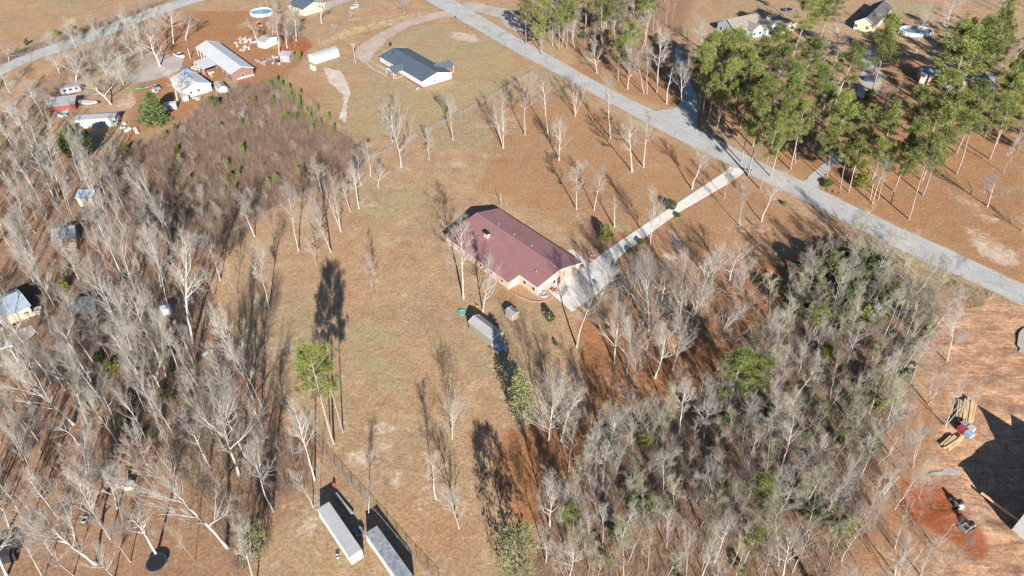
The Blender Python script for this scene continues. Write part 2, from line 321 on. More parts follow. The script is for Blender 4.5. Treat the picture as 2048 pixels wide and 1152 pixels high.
def ground_material():
    m, t, b = nt('ground_earth'); N = t.nodes; L = t.links
    tc = N.new('ShaderNodeTexCoord')
    def noise(s, d=8, r=.6, dist=0):
        n = N.new('ShaderNodeTexNoise'); n.inputs['Scale'].default_value = s; n.inputs['Detail'].default_value = d; n.inputs['Roughness'].default_value = r; n.inputs['Distortion'].default_value = dist
        L.new(tc.outputs['Object'], n.inputs['Vector']); return n.outputs['Fac']
    def ramp(f, c1, c2, p1=.35, p2=.65):
        r = N.new('ShaderNodeValToRGB'); r.color_ramp.elements[0].position = p1; r.color_ramp.elements[1].position = p2
        r.color_ramp.elements[0].color = (*c1, 1); r.color_ramp.elements[1].color = (*c2, 1); L.new(f, r.inputs['Fac']); return r.outputs['Color']
    big, mid, small, fine, tiny = noise(.03, 5), noise(.14, 8, .7), noise(.6, 8, .75), noise(1.5, 6, .8), noise(4.0, 4, .8)
    patch, streak = noise(.075, 7, .65, .6), noise(.3, 6, .7, .4)
    def math_(op, a, bb):
        n = N.new('ShaderNodeMath'); n.operation = op
        for i, x in enumerate((a, bb)):
            if isinstance(x, (int, float)): n.inputs[i].default_value = x
            else: L.new(x, n.inputs[i])
        return n.outputs[0]
    def mixc(f, a, bb, mode='MIX'):
        n = N.new('ShaderNodeMix'); n.data_type = 'RGBA'; n.blend_type = mode
        if isinstance(f, float): n.inputs['Factor'].default_value = f
        else: L.new(f, n.inputs['Factor'])
        L.new(a, n.inputs['A']); L.new(bb, n.inputs['B']); return n.outputs['Result']
    def mr_(f, lo, hi, k=1.0):
        n = N.new('ShaderNodeMapRange'); n.inputs[1].default_value = lo; n.inputs[2].default_value = hi; n.inputs[4].default_value = k; L.new(f, n.inputs[0]); return n.outputs[0]
    base = ramp(mid, (.36,.228,.135), (.46,.315,.195))
    base = mixc(mr_(big, .45, .62, .75), base, ramp(small, (.275,.215,.135), (.37,.285,.185)))
    base = mixc(mr_(patch, .52, .66, .7), base, ramp(small, (.30,.175,.115), (.41,.26,.18)))
    base = mixc(mr_(streak, .56, .70, .6), base, ramp(mid, (.46,.36,.26), (.55,.45,.34)))
    base = mixc(mr_(streak, .45, .32, .6), base, ramp(mid, (.22,.165,.11), (.28,.21,.14)))
    brk = math_('ADD', math_('MULTIPLY', mid, .55), math_('MULTIPLY', small, .45))
    cols = {'litter': ((.27,.135,.07), (.41,.22,.125)), 'green': ((.29,.245,.13), (.39,.325,.195)), 'wood': ((.245,.145,.09), (.37,.23,.15)),
            'brush': ((.23,.155,.11), (.34,.24,.17)), 'grit': ((.34,.29,.24), (.44,.38,.32)), 'clay': ((.35,.205,.13), (.52,.345,.235)), 'pale': ((.46,.34,.25), (.62,.50,.40)), 'red': ((.27,.10,.055), (.40,.165,.095))}
    out = base
    for k in ('litter','green','wood','brush','grit','clay','pale','red'):
        at = N.new('ShaderNodeAttribute'); at.attribute_name = 'zone_'+k
        v = math_('ADD', at.outputs['Fac'], math_('MULTIPLY', math_('SUBTRACT', brk, .5), 2.6 if k in ('pale','red') else 1.9))
        mr = N.new('ShaderNodeMapRange'); mr.interpolation_type = 'SMOOTHSTEP'; mr.inputs[1].default_value = .25; mr.inputs[2].default_value = .85
        L.new(v, mr.inputs[0])
        f = math_('MULTIPLY', mr.outputs[0], math_('MINIMUM', math_('MULTIPLY', at.outputs['Fac'], 2.0), 1.0))
        out = mixc(f, out, ramp(small, *cols[k]))
    mp = N.new('ShaderNodeMapping'); mp.inputs['Rotation'].default_value = (0,0,.95); mp.inputs['Scale'].default_value = (.12,.9,.5); L.new(tc.outputs['Object'], mp.inputs['Vector'])
    tn = N.new('ShaderNodeTexNoise'); tn.inputs['Scale'].default_value = 1.0; tn.inputs['Detail'].default_value = 7; tn.inputs['Roughness'].default_value = .7; tn.inputs['Distortion'].default_value = 1.2; L.new(mp.outputs[0], tn.inputs['Vector'])
    ac = N.new('ShaderNodeAttribute'); ac.attribute_name = 'zone_clay'
    out = mixc(math_('MULTIPLY', ac.outputs['Fac'], .8), out, ramp(tn.outputs['Fac'], (.25,.23,.22), (.74,.72,.70), .3, .7), 'OVERLAY')
    out = mixc(.62, out, ramp(fine, (.2,.2,.2), (.8,.8,.8), .32, .68), 'OVERLAY'); out = mixc(.4, out, ramp(tiny, (.2,.2,.2), (.8,.8,.8), .3, .7), 'OVERLAY')
    hs = N.new('ShaderNodeHueSaturation'); hs.inputs['Saturation'].default_value = 1.1; L.new(out, hs.inputs['Color']); out = hs.outputs['Color']
    L.new(out, b.inputs['Base Color']); b.inputs['Roughness'].default_value = 1; b.inputs['Specular IOR Level'].default_value = .1
    bp = N.new('ShaderNodeBump'); bp.inputs['Strength'].default_value = .6; bp.inputs['Distance'].default_value = .25
    L.new(math_('ADD', small, math_('MULTIPLY', fine, .35)), bp.inputs['Height']); L.new(bp.outputs[0], b.inputs['Normal'])
    return m
gme = np_mesh('ground', verts, quads, ground_material())
for k, a in ZONES.items():
    at = gme.attributes.new('zone_'+k, 'FLOAT', 'POINT'); at.data.foreach_set('value', np.clip(a, 0, 1.2).astype(np.float32).ravel())
tag(obj('ground', gme), kind='structure')

# ------------------------------------------------------------------ roads, drives: sheets from surveyed edges
def resample(pts, step):
    out = [pts[0]]
    for a, b in zip(pts, pts[1:]):
        n = max(1, int((b-a).length/step))
        out += [a.lerp(b, (i+1)/n) for i in range(n)]
    return out
def strip(name, left, right, m, z, jit=.12, grow=0.0, thick=None):
    Lp = [G(*p) for p in left]; Rp = [G(*p) for p in right]
    n = 90
    def even(pts):
        cum = [0]
        for a, b in zip(pts, pts[1:]): cum.append(cum[-1]+(b-a).length)
        out = []
        for i in range(n+1):
            t = cum[-1]*i/n; j = max(k for k in range(len(cum)) if cum[k] <= t+1e-6); j = min(j, len(pts)-2)
            out.append(pts[j].lerp(pts[j+1], (t-cum[j])/max(1e-6, cum[j+1]-cum[j])))
        for _ in range(3): out = [out[0]]+[(out[i-1]+out[i]*2+out[i+1])/4 for i in range(1, n)]+[out[-1]]
        return out
    A, B = even(Lp), even(Rp); mb = MB()
    for a, b in zip(A, B):
        d = (b-a).normalized(); a = a-d*(grow+random.uniform(-jit,jit)); b = b+d*(grow+random.uniform(-jit,jit))
        mb.v += [(a.x,a.y,z),(b.x,b.y,z)]
    mb.f = [(2*i,2*i+1,2*i+3,2*i+2) for i in range(n)]
    mb.f = [f if (Vector(mb.v[f[1]])-Vector(mb.v[f[0]])).cross(Vector(mb.v[f[3]])-Vector(mb.v[f[0]])).z > 0 else f[::-1] for f in mb.f]
    o = mb.build(name, m); at = o.data.attributes.new('across', 'FLOAT', 'POINT'); at.data.foreach_set('value', [float(i % 2) for i in range(len(mb.v))])
    return tag(o, kind='structure')
def sheet(name, poly, m, z, jit=.15, step=1.2):
    P = resample([G(*p) for p in poly]+[G(*poly[0])], step)[:-1]
    P = [Vector((p.x+random.uniform(-jit,jit), p.y+random.uniform(-jit,jit), z)) for p in P]
    tri = tessellate_polygon([P]); mb = MB(); mb.v = [tuple(p) for p in P]
    mb.f = [t if (P[t[1]]-P[t[0]]).cross(P[t[2]]-P[t[0]]).z > 0 else t[::-1] for t in tri]
    return tag(mb.build(name, m), kind='structure')
RU = [(830,-40),(907,0),(1024,70),(1124,125),(1234,187),(1321,228),(1379,250),(1434,279),(1480,303),(1536,333),(1606,363),(1696,408),(1818,465),(1948,523),(2048,571),(2200,645)]
RL = [(765,-40),(852,0),(1024,99),(1144,163),(1284,240),(1379,290),(1470,334),(1536,366),(1636,414),(1786,493),(1936,558),(2048,609),(2200,680)]
strip('road_shoulder', RU, RL, 'shoulder', .004, .35, .55)
strip('road', RU, RL, 'asphalt', .012, .10)
strip('side_road', [(1311,222),(1352,216),(1366,195),(1360,160),(1352,125),(1348,95)], [(1394,258),(1397,222),(1393,190),(1378,160),(1366,125),(1360,95)], 'asphalt', .008, .15)
strip('house_drive', [(1606,365),(1631,340),(1661,318),(1676,298)], [(1636,377),(1644,355),(1676,325),(1690,308)], 'asphalt', .008, .3)
sheet('parking_court', [(1712,190),(1722,140),(1705,110),(1720,95),(1750,100),(1765,150),(1760,185),(1735,200)], 'gravel', .006, .8)
strip('village_road', [(-200,180),(0,133),(50,107),(150,75),(225,47),(310,15),(370,-5),(440,-25)], [(-200,205),(0,152),(50,127),(110,107),(185,82),(240,62),(300,36),(370,12),(440,-8)], 'asphalt', .008, .3)
strip('far_lane', [(560,30),(640,8),(700,-12)], [(600,32),(660,16),(740,-10)], 'gravel', .008, .4)
# concrete drive: slabs poured in sections, each with its own edges
def slab_run(name, left, right, n, m, zt=.055):
    root = empty(name, (0,0,0)); tag(root, kind='structure')
    Lp = resample([G(*p) for p in left], .5); Rp = resample([G(*p) for p in right], .5)
    for i in range(n):
        def at(P, t): k = t*(len(P)-1); j = min(int(k), len(P)-2); return P[j].lerp(P[j+1], k-j)
        g = .035/n*3
        q = [at(Lp, i/n+g*.02), at(Rp, i/n+g*.02), at(Rp, (i+1)/n-g*.02), at(Lp, (i+1)/n-g*.02)]
        c = sum(q, Vector())/4; q = [c+(p-c)*.994 for p in q]
        z = zt+random.uniform(-.006,.006)
        if (q[1]-q[0]).cross(q[3]-q[0]).z < 0: q = q[::-1]
        MB().prism([(p.x,p.y) for p in q], -.08, z).build('slab', m, root)
    return root
slab_run('driveway', [(1452,342),(1306,438),(1221,495),(1186,521)], [(1461,364),(1356,425),(1249,504),(1231,522)], 22, 'concrete')
sheet('driveway_apron', [(1452,342),(1459,334),(1478,337),(1492,341),(1480,352),(1461,364)], 'concrete', .03, .1)
sheet('concrete_pad', [(1186,521),(1231,522),(1226,545),(1221,560),(1198,586),(1144,624),(1096,582),(1141,551)], 'concrete', .05, .04)
sheet('walkway', [(1136,501),(1145,499),(1178,527),(1171,533)], 'concrete', .035, .04)
sheet('gravel_yard', [(260,160),(272,150),(325,113),(345,106),(368,116),(362,140),(310,160),(270,167)], 'gravel', .006, .6)
sheet('gravel_track', [(212,128),(240,112),(270,97),(300,92),(302,98),(270,108),(235,128),(228,150),(214,150)], 'gravel', .006, .5)
strip('gravel_drive', [(897,24),(882,22),(812,40),(752,70),(712,95),(708,110),(727,127)], [(914,33),(882,35),(819,52),(777,77),(752,105),(742,118),(738,124)], 'pink_gravel', .006, .5)
strip('wheel_rut', [(727,124),(745,140),(772,153)], [(731,122),(750,138),(778,151)], 'pink_gravel', .005, .25)
strip('wheel_rut', [(736,120),(757,134),(782,148)], [(740,119),(761,132),(786,146)], 'pink_gravel', .005, .25)
sheet('sand_wash', [(645,133),(682,142),(692,160),(702,187),(694,210),(692,245),(676,236),(688,210),(684,188),(660,165)], 'sand', .006, .5)
sheet('gravel_turnout', [(925,0),(1024,20),(1060,60),(1040,66),(1010,52),(1000,35),(930,18)], 'gravel', .005, .7)

# ------------------------------------------------------------------ chain link fences
def chain_fence(pts, label, h=1.5, step=3.0):
    P = resample([G(*p) for p in pts], .1); L = [0]
    for a, b in zip(P, P[1:]): L.append(L[-1]+(b-a).length)
    def at(s):
        j = min(max(0, int(np.searchsorted(L, s))-1), len(P)-2); return P[j].lerp(P[j+1], (s-L[j])/max(1e-6, L[j+1]-L[j]))
    root = empty('chain_link_fence', P[0], 0, label, 'fence'); o = P[0]
    n = int(L[-1]/step); pm = MB().tube([(0,0,-.2),(0,0,h+.05)], .05, 6).mesh('post', 'steel')
    for i in range(n+1):
        q = obj('post', pm, root); q.location = at(L[-1]*i/n)-o
    MB().tube([at(L[-1]*i/n)-o+Vector((0,0,h)) for i in range(n+1)], .026, 5).build('top_rail', 'steel', root)
    MB().tube([at(L[-1]*i/n)-o+Vector((0,0,.05)) for i in range(n+1)], .012, 3).build('bottom_wire', 'steel', root)
    w = MB(); s = 0; dx = .17
    while s < L[-1]-h:
        a, b = at(s)-o, at(s+h)-o
        for z0, z1 in ((.03, h), (h, .03)):
            d = (b-a).normalized(); p = Vector((a.x,a.y,z0)); q = Vector((b.x,b.y,z1)); t = Vector((-d.y,d.x,0))*.0045; u = Vector((0,0,.0055))
            w.add([p+t, p-t*.5+u, p-t*.5-u, q+t, q-t*.5+u, q-t*.5-u], [(0,1,4,3),(1,2,5,4),(2,0,3,5)])
        s += dx
    wo_ = w.build('wire_mesh', 'steel', root); wo_['kind'] = 'stuff'
    return root
chain_fence([(1070,145),(1024,172),(940,220),(807,286),(720,333),(647,371),(572,411),(512,443),(440,482)], 'long chain link fence between the tan yard and the white house lawn')
chain_fence([(380,597),(457,683),(512,748),(634,894),(682,951),(737,1011),(834,1124),(880,1172)], 'chain link fence running past the two containers down the left yard edge')
# ------------------------------------------------------------------ trees
def perp(d, rnd):
    a = d.orthogonal().normalized(); b = d.cross(a); t = rnd.uniform(0, 2*math.pi)
    return a*math.cos(t)+b*math.sin(t)
class Tree:
    pass
def bare_tree(seed, kind, barkm='bark', twigm='twig'):
    rnd = random.Random(seed); T = MB(); C = MB(); H = 20.0; ext = []
    K = dict(tall=(.46,14,.24,48,.30), spread=(.30,13,.36,52,.30), fan=(.14,26,.46,42,.20), vase=(.30,11,.25,42,.30), young=(.30,14,.17,44,.30), cone=(.10,34,.18,58,.15), snag=(.55,7,.12,55,.4))[kind]
    start, nl, ll, ang, wob = K
    def path(p, d, L, n, up, w):
        pts = [p.copy()]; d = d.copy()
        for i in range(n):
            d = (d+Vector((rnd.gauss(0,w),rnd.gauss(0,w),rnd.gauss(0,w)*.6+up))).normalized(); p = p+d*(L/n); pts.append(p.copy())
        return pts
    def interp(pts, t):
        k = t*(len(pts)-1); j = min(int(k), len(pts)-2); return pts[j].lerp(pts[j+1], k-j), (pts[j+1]-pts[j]).normalized()
    def twigs(pts, L, r, n, lo=.15):
        for i in range(n):
            p, d = interp(pts, rnd.uniform(lo, 1)); a = R(rnd.uniform(25, 62))
            dd = (d*math.cos(a)+perp(d, rnd)*math.sin(a)+Vector((0,0,.22))).normalized()
            l = L*rnd.uniform(.45, 1.1); q = p+dd*l*.55; e = q+(dd+Vector((rnd.gauss(0,.2),rnd.gauss(0,.2),.18))).normalized()*l*.5
            C.spike(p, q+(q-p)*.15, r); C.spike(q, e, r*.8); ext.append(e)
            for _ in range(3):
                s = p.lerp(q, rnd.uniform(.3,1)); a = R(rnd.uniform(25,60)); d2 = (dd*math.cos(a)+perp(dd, rnd)*math.sin(a)+Vector((0,0,.2))).normalized()
                C.spike(s, s+d2*l*rnd.uniform(.3,.6), r*.65)
    def limb(p, d, L, r, nsub, up, tn, tl):
        pts = path(p, d, L, 6, up, wob*.5); T.tube(pts, [r*(1-.78*i/6) for i in range(7)], 5, False); ext.extend(pts)
        for i in range(nsub):
            t = rnd.uniform(.22, 1) if i else 1.0; q, dd = interp(pts, min(t,.99)); a = R(rnd.uniform(28,58)) if i else R(8)
            d2 = (dd*math.cos(a)+perp(dd, rnd)*math.sin(a)+Vector((0,0,.12))).normalized()
            l = L*(.55-.22*t)*rnd.uniform(.7,1.2); sp = path(q, d2, l, 3, up*.8, .16)
            rr = r*(1-.75*t)*.55+.012
            C.tube(sp, [rr, rr*.75, rr*.5, rr*.25], 3, False); twigs(sp, tl, .0122, tn)
        twigs(pts, tl, .0122, tn+2)
    stems = []
    if kind == 'vase':
        for k in range(rnd.choice((2,3,3))):
            t = rnd.uniform(0, 6.28)+k*2.1; d = Vector((math.cos(t)*.24, math.sin(t)*.24, 1)).normalized()
            stems.append((path(Vector((0,0,-.3)), d, H*rnd.uniform(.85,1), 9, .03, .06), .19))
    elif kind in ('spread','fan'):
        stems.append((path(Vector((0,0,-.3)), Vector((0,0,1)), H*(.62 if kind=='spread' else .8), 8, .1, .07), .30 if kind=='spread' else .20))
    else:
        stems.append((path(Vector((0,0,-.3)), Vector((rnd.gauss(0,.02),rnd.gauss(0,.02),1)), H*.97, 11, .12, .055 if kind != 'cone' else .02), {'tall':.245,'young':.11,'cone':.15,'snag':.24}[kind]))
    for pts, r0 in stems:
        n = len(pts)-1; fl = [1.25]+[1-.82*(i/n)**.9 for i in range(1,n+1)]
        T.tube(pts, [r0*f for f in fl], 7, False); ext.extend(pts)
        m = nl if kind != 'vase' else nl//2+2
        for i in range(m):
            t = start+(1-start)*((i+rnd.random()*.8)/m)
            p, d = interp(pts, min(t,.985)); u = (t-start)/(1-start)
            if kind == 'spread': a = R(ang*(1.1-.65*u)*rnd.uniform(.8,1.2)); L = H*ll*(1.12-.42*u)*rnd.uniform(.8,1.2)
            elif kind == 'fan': a = R(62-44*u+rnd.uniform(-8,8)); L = H*(.42*math.sin(math.pi*min(.9,.30+.55*u))+.08)*rnd.uniform(.85,1.1)
            elif kind == 'cone': a = R(ang-18*u+rnd.uniform(-6,6)); L = H*(.20*(1-u)+.05)*rnd.uniform(.85,1.1)
            else: a = R(ang*(1.15-.55*u)*rnd.uniform(.75,1.25)); L = H*ll*(math.sin(math.pi*min(.95,.25+.6*u))*.9+.15)*rnd.uniform(.7,1.25)
            dd = (d*math.cos(a)+perp(d, rnd)*math.sin(a)).normalized()
            r = r0*(1-.82*t)*.62+.02
            if kind in ('fan','cone'): limb(p, dd, L, r*.55, 9 if kind=='fan' else 5, .10, 6, H*.07)
            elif kind == 'young': limb(p, dd, L, r*.9, 5, .16, 6, H*.062)
            elif kind == 'snag': limb(p, dd, L, r, 2, .1, 2, H*.04)
            elif kind == 'spread': limb(p, dd, L, r*.85, 11, .10, 7, H*.062)
            else: limb(p, dd, L, r*.85, 9, .12, 7, H*.062)
    e = np.array([tuple(p) for p in ext]); t = Tree()
    t.H = float(np.percentile(e[:,2], 99.5)); t.W = float(2*np.percentile(np.hypot(e[:,0],e[:,1]), 96))
    t.trunk = T.mesh('trunk', barkm, True); t.crown = C.mesh('crown', twigm); t.name = 'bare_tree'
    return t
def leaf_clump(C, c, R0, n, rnd, ln, wd, up=.35):
    for _ in range(n):
        d = Vector((rnd.gauss(0,1),rnd.gauss(0,1),rnd.gauss(0,1)+up)).normalized()
        p = c+d*R0*rnd.uniform(.0,.55); q = p+d*ln*rnd.uniform(.6,1.25); s = d.cross(Vector((rnd.gauss(0,1),rnd.gauss(0,1),rnd.gauss(0,1)))).normalized()*wd
        o = len(C.v); C.v += [tuple(p-s*.5), tuple(p.lerp(q,.6)+s), tuple(q), tuple(p.lerp(q,.6)-s)]; C.f.append((o,o+1,o+2,o+3))
def pine(seed, thin=1.0):
    rnd = random.Random(seed); T = MB(); C = MB(); H = 24.0; ext = []
    p = Vector((0,0,-.3)); d = Vector((rnd.gauss(0,.015),rnd.gauss(0,.015),1)); pts = [p]
    for i in range(12):
        d = (d+Vector((rnd.gauss(0,.03),rnd.gauss(0,.03),.15))).normalized(); p = p+d*H*.97/12; pts.append(p)
    T.tube(pts, [.30*(1-.8*(i/12)) for i in range(13)], 7, False)
    def at(t): k = t*12; j = min(int(k),11); return pts[j].lerp(pts[j+1], k-j)
    nb = int(42*thin); base = rnd.uniform(.46,.60)
    for i in range(nb):
        t = base+(1-base)*(i+rnd.random())/nb; u = (t-base)/(1-base); c = at(min(t,.995))
        L = H*(.19*math.sin(math.pi*min(1,.28+.66*u))+.03)*rnd.uniform(.55,1.25); th = rnd.uniform(0,6.28)
        el = rnd.uniform(-.1,.45)+.6*u
        dd = Vector((math.cos(th)*math.cos(el), math.sin(th)*math.cos(el), math.sin(el))); e = c+dd*L+Vector((0,0,L*.12))
        T.tube([c, c+dd*L*.55, e], [.07*(1-u*.5), .045, .015], 4, False)
        k = rnd.choice((3,4,5))
        for j in range(k):
            q = c.lerp(e, rnd.uniform(.42,1.05))+Vector((rnd.gauss(0,.5),rnd.gauss(0,.5),rnd.gauss(0,.25)+.15))
            leaf_clump(C, q, rnd.uniform(.7,1.15), 54, rnd, .64, .06); ext.append(q)
    for j in range(4): leaf_clump(C, at(1)+Vector((rnd.gauss(0,.4),rnd.gauss(0,.4),rnd.uniform(-.4,.4))), .7, 30, rnd, .6, .07)
    for i in range(5):                                  # dead stubs on the bare trunk
        c = at(rnd.uniform(.25,base)); th = rnd.uniform(0,6.28); T.spike(c, c+Vector((math.cos(th),math.sin(th),.1))*rnd.uniform(.6,1.6), .04)
    e = np.array([tuple(q) for q in ext]); t = Tree(); t.H = H*.985; t.W = float(2*np.percentile(np.hypot(e[:,0],e[:,1]), 92))+1.2
    t.trunk = T.mesh('trunk', 'pine_bark', True); t.crown = C.mesh('crown', 'needle'); t.name = 'pine_tree'; return t
def evergreen(seed, shape, leafm, H=8.0, n=170, ln=.42, wd=.10):
    rnd = random.Random(seed); T = MB(); C = MB()
    T.tube([(0,0,-.2),(0,0,H*.5),(0,0,H*.93)], [.16*H/8,.1*H/8,.02], 6, False)
    for i in range(n):
        u = rnd.random()**.8; th = rnd.uniform(0,6.28)
        if shape == 'cone': r = H*.30*(1-u)**.8+.08*H*(1-u)
        elif shape == 'column': r = H*.17*math.sin(math.pi*min(.97,.22+.75*u))
        else: r = H*.46*math.sqrt(max(0, 1-(2*u-1)**2))*(1-.15*u)
        rr = r*(rnd.random()**.35)*rnd.uniform(.85,1.12); z = H*(.03+.95*u)
        c = Vector((math.cos(th)*rr, math.sin(th)*rr, z)); leaf_clump(C, c, .09*H, 24, rnd, ln*H/8*1.2, wd*H/8*1.3)
        if i % 6 == 0: T.spike(Vector((0,0,max(.1,z-.15*H))), c, .04*H/8)
    t = Tree(); t.H = H; t.W = {'cone':.66,'column':.40,'ball':.95}[shape]*H
    t.trunk = T.mesh('trunk', 'bark2', True); t.crown = C.mesh('crown', leafm); t.name = 'evergreen_tree'; return t

TV = {}
TV['tall'] = [bare_tree(10+i, 'tall') for i in range(8)]
TV['spread'] = [bare_tree(30+i, 'spread') for i in range(6)]
TV['fan'] = [bare_tree(50+i, 'fan', 'bark', 'twig') for i in range(4)]
TV['vase'] = [bare_tree(70+i, 'vase') for i in range(3)]
TV['young'] = [bare_tree(90+i, 'young', 'bark2', 'twig') for i in range(7)]
TV['brown'] = [bare_tree(110+i, 'young', 'bark2', 'twig_dark') for i in range(3)]
TV['olive'] = [bare_tree(150+i, 'young', 'bark2', 'twig_olive') for i in range(2)]
TV['cone'] = [bare_tree(130, 'cone')]
TV['snag'] = [bare_tree(140+i, 'snag') for i in range(2)]
TV['pine'] = [pine(200+i, th) for i, th in enumerate((1.0, 1.15, .8, 1.0, 1.25, .7))]
TV['cedar'] = [evergreen(300, 'cone', 'cedar', 8, 210)]
TV['holly'] = [evergreen(310, 'ball', 'holly', 8, 240)]
TV['column'] = [evergreen(320+i, 'column', 'needle', 6, 110) for i in range(2)]
TV['pale'] = [evergreen(330, 'column', 'pale_leaf', 9, 120, .36, .05), evergreen(331, 'ball', 'pale_leaf', 9, 150, .36, .05)]
TV['shrub'] = [evergreen(340, 'ball', 'yellow_leaf', 3, 110, .5, .16), evergreen(341, 'ball', 'cedar', 3, 110, .5, .14), evergreen(342, 'ball', 'holly', 3, 110, .5, .14)]
TREE_XY = []
def plant(v, B, axis, hgt, sx, name, label, cat, group=None, spin=None):
    root = empty(name, B, 0, label, cat, group)
    q = Vector((0,0,1)).rotation_difference(axis.normalized()) @ Quaternion((0,0,1), random.uniform(0,6.28) if spin is None else spin)
    root.rotation_mode = 'QUATERNION'; root.rotation_quaternion = q
    k = random.uniform(.86,1.16); root.scale = (sx*k, sx/k, hgt/v.H)
    obj('trunk', v.trunk, root); obj('crown', v.crown, root); TREE_XY.append((B.x, B.y))
    return root
def tree_px(kind, bx, by, tx, ty, cw, label, name=None, cat='tree', group=None, vi=None):
    v = TV[kind][vi if vi is not None else random.randrange(len(TV[kind]))]
    B = G(bx, by); d = ray(tx, ty); dh = Vector((d.x,d.y)); t = (Vector((B.x,B.y)).dot(dh))/dh.length_squared
    P = CAM+d*t; ax = P-B
    lean = Vector((ax.x,ax.y)); h = max(1.0, ax.z)
    if lean.length > .45*h: lean *= .45*h/lean.length
    ax = Vector((lean.x,lean.y,h)); s = ax.length/v.H
    sx = min(max(cw*mpp(B)/v.W, .55*s), 2.0*s)
    return plant(v, B, ax, ax.length, sx, name or v.name, label, cat, group)
def tree_crown_px(kind, cx, cy, h, cw, label, frac=.78, name=None, cat='tree', group=None, vi=None):
    v = TV[kind][vi if vi is not None else random.randrange(len(TV[kind]))]
    P = G(cx, cy, h*frac); B = Vector((P.x,P.y,0)); s = h/v.H
    sx = min(max(cw*mpp(B)/v.W, .55*s), 1.9*s)
    return plant(v, B, Vector((random.gauss(0,.02),random.gauss(0,.02),1)), h, sx, name or v.name, label, cat, group)
